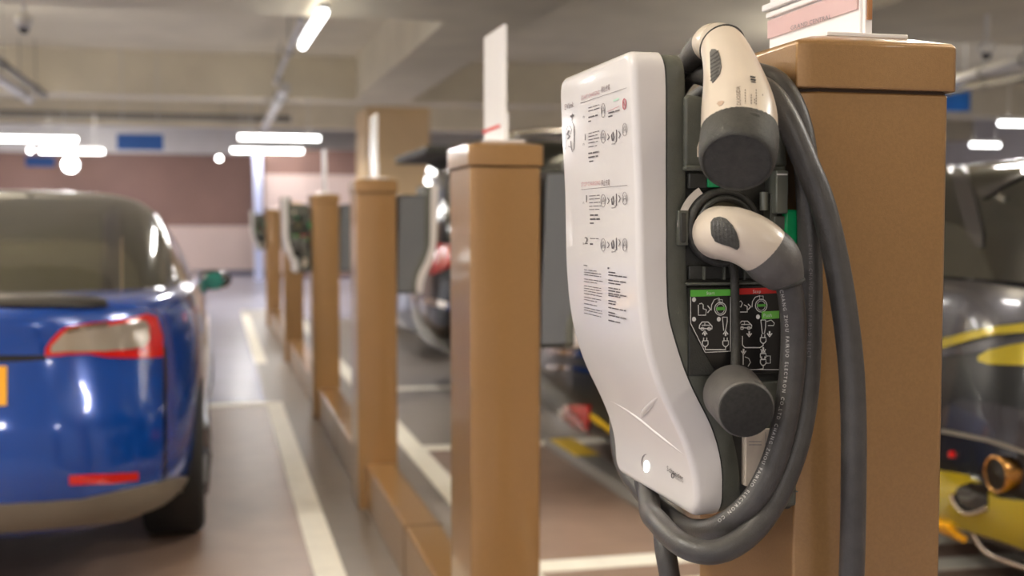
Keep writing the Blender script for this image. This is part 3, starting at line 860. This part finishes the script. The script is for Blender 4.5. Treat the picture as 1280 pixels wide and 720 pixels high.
# ---- blue saloon, seen from behind
LV = [(.19, .78, .30, 4.4, 4.5), (.23, .86, .10, 4.6, 4.5), (.30, .895, .03, 4.66, 4.5), (.42, .915, .0, 4.69, 4.5), (.58, .925, .0, 4.69, 4.2), (.72, .925, .045, 4.66, 4.0),
      (.84, .92, .07, 4.5, 3.8), (.92, .905, .06, 4.3, 3.6), (.975, .885, .07, 4.1, 3.4), (1.0, .85, .14, 3.9, 3.2), (1.012, .74, .34, 3.6, 3)]
CB = [(.96, .845, .30, 3.9, 3.4), (1.02, .83, .50, 3.7, 3.4), (1.12, .785, .82, 3.4, 3.3), (1.22, .73, 1.2, 3.1, 3.2), (1.31, .67, 1.6, 2.9, 3.1), (1.37, .59, 1.9, 2.75, 3), (1.405, .46, 2.1, 2.6, 2.8), (1.418, .2, 2.25, 2.5, 2.5)]
tx = -.035-.925
t, tb, tg = car_thing('blue saloon car seen from behind in the left bay', (tx, 4.02, 0), 0, LV, CB, M['tesla'], M['glass'], .90, (1.02, 3.9), .335)
fb = on_mesh(bvh_of(tb), 4); fg = on_mesh(bvh_of(tg), 5)
def mirror_px(*a): pass
def msheet(name, f, cols, m, parent, root, lift=.004, thick=.01, rows=6, mirror=True, flatten=False):
    bm = bmesh.new(); sheet(bm, f, cols, rows, lift, thick)
    o = link(name, bm, m, parent, smooth=50)
    if mirror:   # the same piece on the car's other side
        o2 = o.copy(); o2.data = o.data.copy(); COL.objects.link(o2); o2.parent = o.parent
        for v in o2.data.vertices: v.co.x = -v.co.x
        o2.data.flip_normals(); ROOT[o2] = ROOT[o]
    return o
lamp = msheet('tail_light', fb, [(56, 436, 446), (62, 426, 446), (74, 413, 445), (84, 408, 444), (110, 404, 443), (135, 402, 447), (160, 398, 448), (182, 393, 448), (194, 396, 447), (202, 420, 446)], M['lens'], tb, t, .006, .02)
msheet('clear_lens', fb, [(63, 433, 441), (80, 415, 440), (100, 411, 440), (130, 408, 439), (160, 404, 437), (178, 401, 434), (184, 408, 425)], M['clear'], tb, t, .010, .008)
msheet('lamp_bar', fb, [(82, 411, 416), (105, 407, 412), (132, 404, 409)], M['chrome'], tb, t, .012, .004, 2)
msheet('rear_reflector', fb, [(86, 594, 606), (110, 593, 605), (140, 592, 604), (172, 590, 600)], M['lens'], tb, t, .005, .01, 3)
msheet('spoiler_lip', fb, [(-290, 369, 386), (-200, 367, 384), (-100, 367, 384), (0, 368, 385), (60, 370, 386), (110, 374, 387), (132, 378, 386)], M['trim'], tb, t, .012, .02, 4, False)
msheet('boot_gap', fb, [(-330, 447, 453), (-200, 445, 453), (-60, 444, 453), (0, 444, 453), (58, 444, 450)], M['trim'], tb, t, .002, .006, 2, False)
msheet('number_plate', fb, [(-192, 460, 510), (-140, 459, 509), (-80, 459, 509), (-20, 458, 508), (8.5, 458, 507)], M['plate'], tb, t, .008, .01, 4, False)
msheet('bumper_valance', fb, [(-460, 630, 668), (-330, 628, 664), (-150, 628, 664), (0, 630, 664), (100, 624, 655), (180, 606, 645), (220, 596, 628), (240, 596, 618)], M['diff'], tb, t, .010, .03, 4, False)
msheet('side_seam', fb, [(204, 432, 600), (208, 436, 602)], M['trim'], tb, t, .002, .006, 8)
msheet('rear_pillar', fg, [(128, 268, 372), (140, 262, 374), (150, 258, 374)], M['trim'], tg, t, .004, .01, 10)
msheet('window_trim', fg, [(150, 300, 372), (153, 296, 372)], M['chrome'], tg, t, .006, .006, 10)
# door mirror on the right-hand side
z_ = PY(250, 350, 7.2)
bm = bmesh.new(); bmesh.ops.create_icosphere(bm, subdivisions=3, radius=1)
for v in bm.verts: v.co = Vector((-.02+v.co.x*.105, 7.2+v.co.y*.07, z_.z+v.co.z*.062))
mr = link('door_mirror', bm, M['trim'], t, smooth=60)
bm = bmesh.new(); lathe2(bm, (-.015, 7.128, z_.z), (0, -1, 0), [(0, .05), (.006, .05), (.006, .001)], 24); link('mirror_glass', bm, M['teal'], mr, smooth=40)
link('mirror_arm', T([Vector((-.14, 7.22, z_.z-.03)), Vector((-.05, 7.2, z_.z-.02))], .02, 10), M['trim'], mr, smooth=40)

# ---- cars across the row: their tails face the posts
def side_car(label, X, Yc_, levels, cabin, m, mcab, wx=.86, wys=(.85, 3.6), r=.33):
    return car_thing(label, (X, Yc_, 0), -math.pi/2, levels, cabin, m, mcab, wx, wys, r)
LH = [(.22, .80, .22, 4.2, 5), (.28, .88, .08, 4.3, 5), (.42, .915, .0, 4.35, 5), (.66, .925, .03, 4.35, 4.6), (.86, .925, .07, 4.3, 4.4), (.98, .915, .09, 4.1, 4.2), (1.08, .90, .12, 3.6, 4), (1.125, .87, .18, 3.3, 4)]
CH = [(1.08, .88, .12, 3.4, 6), (1.13, .87, .14, 3.2, 6), (1.28, .83, .2, 2.9, 6), (1.40, .79, .27, 2.6, 6), (1.455, .74, .33, 2.5, 5), (1.475, .6, .5, 2.3, 4)]
tB, bB, gB = side_car('black and yellow-green hatchback right of the nearest post, chrome exhaust showing', 2.2, 3.62, LH, CH, M['carblack'], M['darkglass'])
fb = on_mesh(bvh_of(bB), 4); fg = on_mesh(bvh_of(gB), 4)
msheet('belt_strip', fb, [(1150, 309, 316), (1200, 310, 317), (1300, 314, 322)], M['metal'], bB, tB, .004, .008, 2, False)
msheet('tailgate', fb, [(1090, 322, 428), (1130, 322, 424), (1180, 322, 422), (1230, 323, 410), (1300, 327, 398)], M['gunmetal'], bB, tB, .003, .01, 6, False)
msheet('upper_yellow_panel', fb, [(1120, 438, 446), (1180, 424, 436), (1220, 414, 424), (1250, 408, 418), (1300, 403, 415)], M['olive'], bB, tB, .010, .02, 4, False)
msheet('grey_wing_panel', fb, [(1120, 446, 452), (1180, 436, 446), (1230, 428, 440), (1300, 420, 430)], M['gunmetal'], bB, tB, .006, .02, 4, False)
msheet('middle_yellow_panel', fb, [(1226, 446, 452), (1240, 438, 456), (1265, 432, 457), (1310, 425, 458)], M['olive'], bB, tB, .012, .02, 4, False)
msheet('bumper_shelf', fb, [(1150, 520, 532), (1185, 512, 534), (1205, 500, 540), (1250, 506, 552), (1310, 520, 572)], M['gunmetal'], bB, tB, .02, .03, 5, False)
msheet('shelf_edge', fb, [(1150, 536, 540), (1185, 537, 542), (1240, 548, 553), (1310, 572, 577)], M['diff'], bB, tB, .022, .01, 2, False)
msheet('lower_bumper', fb, [(1110, 572, 630), (1150, 580, 640), (1182, 588, 649), (1215, 594, 660), (1250, 622, 670), (1310, 628, 692)], M['olive'], bB, tB, .016, .03, 6, False)
msheet('bumper_recess', fb, [(1198, 618, 626), (1204, 608, 634), (1220, 602, 640), (1240, 606, 636)], M['trim'], bB, tB, .02, .01, 4, False)
bm = bmesh.new(); P_ = spline([fb(1198, 614, .026), fb(1202, 626, .028), (fb(1214, 635, .03)), fb(1228, 636, .03), fb(1242, 630, .028)], 5); tube(bm, P_, .006, 10); link('recess_trim', bm, M['chrome'], bB, smooth=50)
pc = fb(1257, 592, .0)
bm = bmesh.new(); lathe2(bm, pc+Vector((.02, 0, 0)), (-1, 0, 0), [(0, .052), (.05, .056), (.056, .056), (.058, .053), (.056, .047), (.05, .046)], 36)
ex = link('exhaust_pipe', bm, M['pipechrome'], bB, smooth=40)
bm = bmesh.new(); lathe2(bm, pc+Vector((-.026, 0, 0)), (-1, 0, 0), [(0, .047), (.007, .0475), (.007, .04), (.004, .001)], 28); link('pipe_mouth', bm, M['trim'], ex, smooth=40)
bm = bmesh.new(); lathe2(bm, fb(1192, 568, .0), (-1, 0, 0), [(0, .012), (.012, .011), (.014, .001)], 16); link('red_marker', bm, M['lens'], bB, smooth=40)
msheet('number_plate', fb, [(1085, 606, 668), (1130, 622, 682), (1181, 648, 698), (1192, 650, 702)], M['plate'], bB, tB, .035, .02, 3, False)
bm = bmesh.new(); tube(bm, spline([fb(1221, 662, .02), fb(1224, 680, .03), fb(1232, 694, .04), fb(1255, 703, .04), fb(1300, 716, .04)], 5), .009, 10); link('under_bumper_bar', bm, M['chrome'], bB, smooth=50)
msheet('window_pillar', fg, [(1184, 198, 204), (1196, 199, 242), (1208, 214, 284), (1220, 250, 308), (1230, 292, 310)], M['gunmetal'], gB, tB, .006, .01, 8, False)
msheet('window_pillar', fg, [(1150, 188, 196), (1200, 189, 197), (1300, 192, 200)], M['gunmetal'], gB, tB, .006, .01, 3, False)

# ---- dark saloon, next bay
LS = [(.2, .78, .25, 4.4, 4.5), (.26, .87, .08, 4.5, 4.5), (.42, .9, .0, 4.55, 4.4), (.66, .905, .02, 4.55, 4.2), (.86, .9, .08, 4.4, 4), (.98, .87, .14, 4.0, 3.6), (1.02, .78, .3, 3.8, 3.2)]
CS = [(.98, .82, .45, 3.6, 3.4), (1.12, .76, .8, 3.3, 3.3), (1.28, .68, 1.3, 3.0, 3.2), (1.38, .58, 1.7, 2.7, 3), (1.42, .3, 2.0, 2.4, 2.6)]
tA, bA, gA = side_car('dark grey car seen between second post and near charger, red reflector low on tail', 1.6, 5.75, LS, CS, M['darkcar'], M['darkglass'])
fb = on_mesh(bvh_of(bA), 5)
msheet('rear_reflector', fb, [(706, 507, 522), (712, 505, 534), (722, 505, 540), (738, 506, 543)], M['lens'], bA, tA, .012, .02, 4, False)
msheet('white_marker', fb, [(700, 512, 518), (704, 514, 528), (710, 522, 538)], M['inkwhite'], bA, tA, .01, .02, 3, False)
msheet('boot_trim', fb, [(684, 435, 443), (700, 436, 444), (730, 438, 447), (780, 444, 454)], M['chrome'], bA, tA, .006, .01, 2, False)
msheet('boot_trim', fb, [(684, 456, 461), (720, 458, 463), (770, 466, 472)], M['chrome'], bA, tA, .006, .01, 2, False)
msheet('yellow_valance', fb, [(700, 542, 550), (712, 544, 556), (735, 550, 562), (770, 562, 580)], M['yellow'], bA, tA, .015, .03, 3, False)

# ---- black tall SUV, third bay
LU = [(.28, .82, .2, 4.4, 5), (.36, .9, .05, 4.5, 5), (.6, .95, .0, 4.55, 5), (.9, .96, .03, 4.55, 5), (1.1, .95, .07, 4.3, 4.8), (1.16, .92, .1, 3.8, 4.6)]
CU = [(1.12, .93, .06, 3.6, 6), (1.3, .91, .08, 3.4, 6), (1.55, .88, .12, 3.2, 6), (1.75, .85, .15, 3.0, 5), (1.85, .79, .22, 2.8, 4), (1.88, .5, .5, 2.5, 3)]
tC, bC, gC = side_car('tall black car beyond the third post, red tail light and roof bars', 1.48, 9.0, LU, CU, M['carblack'], M['darkglass'], .9, (.9, 3.7), .37)
fb = on_mesh(bvh_of(bC), 8)
for s_ in (1,):
    msheet('tail_light', fb, [(540, 282, 345), (552, 284, 340), (566, 290, 330)], M['lens'], bC, tC, .02, .03, 4, True)
msheet('bumper_trim', fb, [(528, 372, 380), (545, 374, 382), (566, 380, 388)], M['chrome'], bC, tC, .01, .02, 2, True)
for y in (-.68, .68):
    bm = bmesh.new(); tube(bm, spline([(y, .45, 1.83), (y, .7, 1.91), (y, 1.5, 1.93), (y, 2.3, 1.91), (y, 2.6, 1.82)], 5), .022, 10); link('roof_bar', bm, M['chrome'], tC, smooth=50, world=False)
bm = bmesh.new(); box(bm, -.74, -.06, 1.74, .74, .40, 1.80); link('roof_spoiler', bm, M['rubber'], tC, bevel=.015, world=False)

# ---- silver car, fourth bay, and a pale one beyond
tD, bD, gD = side_car('silver car in the bay behind the tall black car', 1.62, 11.7, LS, CS, M['silver'], M['darkglass'])
fb = on_mesh(bvh_of(bD), 10)
link('tail_light', B(-.88, -.01, .68, -.6, .12, .8), M['lens'], tD, bevel=.02, world=False)
link('tail_light', B(.6, -.01, .68, .88, .12, .8), M['lens'], tD, bevel=.02, world=False)
tE, bE, gE = side_car('pale car farthest away on the right of the posts', 1.7, 14.3, LS, CS, mat('white_car_paint', (222, 222, 226), .25, .1, 1), M['darkglass'])
link('tail_light', B(-.88, -.01, .68, -.6, .12, .8), M['lens'], tE, bevel=.02, world=False)
link('tail_light', B(.6, -.01, .68, .88, .12, .8), M['lens'], tE, bevel=.02, world=False)

# wheel stop behind the near charger
t = thing('wheel_stop', 'low grey rubber wheel stop with yellow end under the dark grey car', 'wheel stop', (1.86, 5.6, 0))
bm = bmesh.new(); prism(bm, [Vector((1.78, 4.75, .003)), Vector((1.80, 4.75, .055)), Vector((1.92, 4.75, .055)), Vector((1.94, 4.75, .003))], (0, 1.75, 0)); link('rubber_block', bm, mat('grey_rubber_block', (126, 122, 116), .6), t, bevel=.008)
link('yellow_band', B(1.795, 5.9, .05, 1.925, 6.4, .058), M['yellow'], t, bevel=.003)

# ================================================================== CEILING THINGS
def lamp_tube(p, q, label, power=0, dz=3.1, group='long tube lamps under the ceiling'):
    p, q = Vector(p), Vector(q); m_ = (p+q)/2; d = (q-p); L = d.length; u = d.normalized(); w = Vector((-u.y, u.x, 0))
    t = thing('tube_lamp', label, 'lamp', m_, 0, group)
    bm = bmesh.new(); prism(bm, [p-w*.05+Vector((0, 0, .03)), p+w*.05+Vector((0, 0, .03)), p+w*.03+Vector((0, 0, .08)), p-w*.03+Vector((0, 0, .08))], d); link('lamp_housing', bm, M['housing'], t, bevel=.004)
    link('light_tube', T([p+u*.02, q-u*.02], .032, 14), M['tube'], t, smooth=60)
    for k in (.15, .85):
        c_ = p.lerp(q, k); link('hanger_rod', T([c_+Vector((0, 0, .08)), Vector((c_.x, c_.y, dz))], .006, 6), M['pipe'], t)
    if power:
        la = bpy.data.lights.new('tube_light', 'AREA'); la.shape = 'RECTANGLE'; la.size = L; la.size_y = .12; la.energy = power
        la.color = (1, .97, .93)
        lo = bpy.data.objects.new('tube_light', la); COL.objects.link(lo); lo.location = m_-Vector((0, 0, .045))
        lo.rotation_euler = (0, 0, math.atan2(u.y, u.x))
        l2 = la.copy(); l2.energy = power*(1.7 if power > LP else .04); l2.size_y = .1  # second light facing up, added above the housing to brighten the ceiling
        l2o = bpy.data.objects.new('tube_light', l2); COL.objects.link(l2o); l2o.location = m_+Vector((0, 0, .09))
        l2o.rotation_euler = (math.pi, 0, math.atan2(u.y, u.x))
    return t
LP = 42
a, b = PZ(412, 16, 2.95), PZ(378, 58, 2.95); mx = (a.x+b.x)/2
lamp_tube((mx+.0, a.y, 2.95), (b.x, b.y, 2.95), 'slanting lit tube lamp at top above the posts, nearest of the visible ones', LP, 3.72)
a, b = PY(297, 171.5, 17.2), PY(401, 171, 17.2); lamp_tube(a, (b.x, b.y, a.z), 'lit tube lamp left of the tan column, upper of the pair', LP)
a, b = PY(288, 188, 19.6), PY(380, 187, 19.6); lamp_tube(a, (b.x, b.y, a.z), 'lit tube lamp left of the tan column, lower of the pair', LP)
a, b = PY(-20, 173, 17.2), PY(98, 172, 17.2); lamp_tube(a, (b.x, b.y, a.z), 'lit tube lamp at the left edge, upper one over the blue car', LP)
a, b = PY(48, 189, 21.5), PY(131, 188, 21.5); lamp_tube(a, (b.x, b.y, a.z), 'lit tube lamp over the blue car, lower and farther one', LP)
a, b = PY(1213, 181, 20), PY(1250, 181, 20); lamp_tube(a, (b.x, b.y, a.z), 'short lit tube lamp low at right, just above the hatchback roof', LP, 3.72)
a, b = PY(1248, 154, 15), PY(1330, 148, 15); lamp_tube(a, (b.x, b.y, a.z), 'lit tube lamp cut off by the right edge of the view', LP, 3.72)
# further rows out of view light the place
for x, y in ((-1.6, 1.2), (-1.6, 5.2), (3.4, 1.2), (3.4, 5.2), (-5.5, 3.2), (-5.5, 9), (7, 7), (-9, 16), (8, 13), (-.8, -2.2), (2.4, -2.2), (-3.2, 13)):
    lamp_tube((x, y-.62, 2.95), (x, y+.62, 2.95), 'lit tube lamp out of view above the bays', 26 if y < 0 else 60, 3.72, 'tube lamps outside the view')
for x, y, z in ((-3, 12.4, 3.5), (-7, 12.4, 3.5), (-2, 20.6, 3.42), (-7, 20.6, 3.42), (4, 20.6, 3.42), (9, 20.6, 3.42), (-9, 27.3, 3.45), (-4, 27.3, 3.45), (1, 27.3, 3.45), (6, 27.3, 3.45)):  # unseen lamps added to brighten the far wall and the ceiling
    lamp_tube((x-.62, y, z), (x+.62, y, z), 'added tube lamp, unseen behind a ceiling beam, brightening the far wall and ceiling', 70 if y > 25 else 50, 3.72, 'added tube lamps hidden behind the ceiling beams')
def round_lamp(px, py, Y, r, label):
    c_ = PY(px, py, Y); t = thing('round_lamp', label, 'lamp', c_, group='round lamps near the far wall')
    bm = bmesh.new(); lathe2(bm, c_, (0, -1, 0), [(-.08, r*.5), (-.06, r*.9), (0, r), (.01, r), (.01, r*.9)], 24); link('lamp_body', bm, M['housing'], t, smooth=40)
    bm = bmesh.new(); lathe2(bm, c_+Vector((0, -.011, 0)), (0, -1, 0), [(0, r*.88), (.012, r*.8), (.02, .001)], 24); link('lamp_face', bm, M['spot'], t, smooth=60)
    link('hanger_rod', T([c_+Vector((0, .04, 0)), Vector((c_.x, c_.y+.04, 3.72))], .012, 6), M['pipe'], t)
round_lamp(274, 198, 26, .06, 'small round lit lamp left of the pale blue pole')
round_lamp(38, 188, 24, .05, 'small round lit lamp above the left blue sign')
round_lamp(88, 206, 29.3, .18, 'large glaring round lamp over the roof of the blue car')
la = bpy.data.lights.new('round_light', 'POINT'); la.energy = 60; la.shadow_soft_size = .2
lo = bpy.data.objects.new('round_light', la); COL.objects.link(lo); lo.location = PY(88, 206, 29.0)

def blue_sign(x0, y0, x1, y1, Y, label):
    a, b = PY(x0, y1, Y), PY(x1, y0, Y)
    t = thing('hanging_sign', label, 'sign', ((a.x+b.x)/2, Y, a.z), group='blue hanging signs')
    link('sign_board', B(a.x, Y, a.z, b.x, Y+.06, b.z), M['sign'], t, bevel=.01)
    for k in (.12, .88):
        x = a.x+(b.x-a.x)*k; link('hanger_rod', T([Vector((x, Y+.03, b.z)), Vector((x, Y+.03, 3.72))], .006, 6), M['pipe'], t)
blue_sign(146, 168, 204, 187, 17.6, 'blue hanging sign between the tube lamps at left')
blue_sign(32, 196, 68, 208, 25.5, 'small blue hanging sign beside the glaring round lamp')
blue_sign(1160, 107, 1214, 138, 14, 'blue hanging sign right of the nearest post')

def pipe(name, pts, r, m, label, cat='pipe'):
    t = thing(name, label, cat, pts[0], group='ceiling pipes')
    link('pipe_run', T(pts, r, 14), m, t, smooth=60)
    P_ = [Vector(p) for p in pts]
    for k in (.12, .5, .88):
        c_ = P_[0].lerp(P_[-1], k)
        bm = bmesh.new(); ringmesh(bm, c_, P_[-1]-P_[0], r+.008, .01, 24, 8); link('pipe_clamp', bm, M['darkpipe'], t, smooth=60)
        link('pipe_hanger', T([c_+Vector((0, 0, r)), Vector((c_.x, c_.y, 3.71))], .006, 6), M['darkpipe'], t)
def along(px, py, z, y0, y1):
    p = PZ(px, py, z); return [(p.x, y0, z), (p.x, y1, z)]
pipe('ceiling_pipe', along(20, 112, 3.0, 11.2, 17.9), .07, M['pipe'], 'thick white pipe at top left, lower of the pair')
pipe('ceiling_pipe', along(30, 100, 3.05, 11.2, 17.9), .045, M['darkpipe'], 'grey pipe at top left beside the thick white one')
pipe('ceiling_pipe', along(346, 100, 3.3, 11.2, 17.9), .035, M['pipe'], 'thin pale pipe running away below the nearest lit tube lamp')
pipe('ceiling_pipe', along(338, 146, 2.98, 15.5, 24), .07, M['pipe'], 'short thick pale pipe left of the tan column')
pipe('ceiling_pipe', [PZ(1170, 106, 2.9), PZ(1300, 70, 2.9)], .05, M['pipe'], 'pale pipe crossing right of the nearest post above the blue sign')
pipe('ceiling_pipe', [PZ(1170, 118, 2.95), PZ(1300, 94, 2.95)], .035, M['darkpipe'], 'dark pipe right of the nearest post, just below the pale one')
pipe('ceiling_pipe', [(-9, 23.2, 3.25), (1.4, 23.2, 3.25)], .06, M['darkpipe'], 'dark pipe crossing far behind the second ceiling beam')
def ceil_dev(px, py, z, label):
    p = PZ(px, py, z); t = thing('ceiling_device', label, 'camera', p)
    bm = bmesh.new(); lathe2(bm, p, (0, 0, 1), [(0, .03), (.01, .055), (.05, .075), (.11, .06), (.13, .02), (3.72-z, .02)], 24); link('dome_housing', bm, M['pipe'], t, smooth=50)
    bm = bmesh.new(); bmesh.ops.create_uvsphere(bm, u_segments=20, v_segments=12, radius=.045)
    for v in bm.verts: v.co += p
    link('dome_lens', bm, M['trim'], t, smooth=60)
ceil_dev(1233, 68, 2.75, 'white dome camera hanging right of the nearest post')
ceil_dev(30, 36, 2.95, 'small sprinkler at top left in front of the first beam')  # a sprinkler head, built with the same shape as the dome camera

# ================================================================== LIGHT, CAMERA
def area(loc, rot, sx, sy, e, col, name):
    la = bpy.data.lights.new(name, 'AREA'); la.shape = 'RECTANGLE'; la.size = sx; la.size_y = sy; la.energy = e; la.color = col
    lo = bpy.data.objects.new(name, la); COL.objects.link(lo); lo.location = loc; lo.rotation_euler = rot
wd = bpy.data.worlds.new('World'); SC.world = wd; wd.use_nodes = True
wd.node_tree.nodes['Background'].inputs[0].default_value = (1, .93, .84, 1)
bg = wd.node_tree.nodes['Background']; bg.inputs[1].default_value = 1.3
tcw = wd.node_tree.nodes.new('ShaderNodeTexCoord'); sx_ = wd.node_tree.nodes.new('ShaderNodeSeparateXYZ'); rw = wd.node_tree.nodes.new('ShaderNodeValToRGB')
wd.node_tree.links.new(tcw.outputs['Generated'], sx_.inputs[0]); mr_ = wd.node_tree.nodes.new('ShaderNodeMath'); mr_.operation = 'MULTIPLY_ADD'; mr_.inputs[1].default_value = .5; mr_.inputs[2].default_value = .5
wd.node_tree.links.new(sx_.outputs['X'], mr_.inputs[0]); wd.node_tree.links.new(mr_.outputs[0], rw.inputs[0])
rw.color_ramp.elements[0].position = .15; rw.color_ramp.elements[0].color = (1, .96, 1, 1)
rw.color_ramp.elements[1].position = .5; rw.color_ramp.elements[1].color = (.34, .27, .19, 1)
wd.node_tree.links.new(rw.outputs[0], bg.inputs[0])

cd = bpy.data.cameras.new('Camera'); cam = bpy.data.objects.new('Camera', cd); COL.objects.link(cam)
cd.sensor_fit = 'HORIZONTAL'; cd.sensor_width = 36; cd.lens = 36*F/1280; cd.clip_start = .02; cd.clip_end = 200
rot = Matrix(((XC.x, XC.y, XC.z), (YC.x, YC.y, YC.z), (ZC.x, ZC.y, ZC.z)))
cam.matrix_world = Matrix.Translation(CAM) @ rot.to_4x4()
cd.dof.use_dof = True; cd.dof.focus_distance = 1.30; cd.dof.aperture_fstop = 4.3
SC.camera = cam
SC.view_settings.view_transform = 'Standard'; SC.view_settings.look = 'None'
SC.view_settings.gamma = 1; SC.view_settings.use_curve_mapping = False
SC.view_settings.exposure = .12
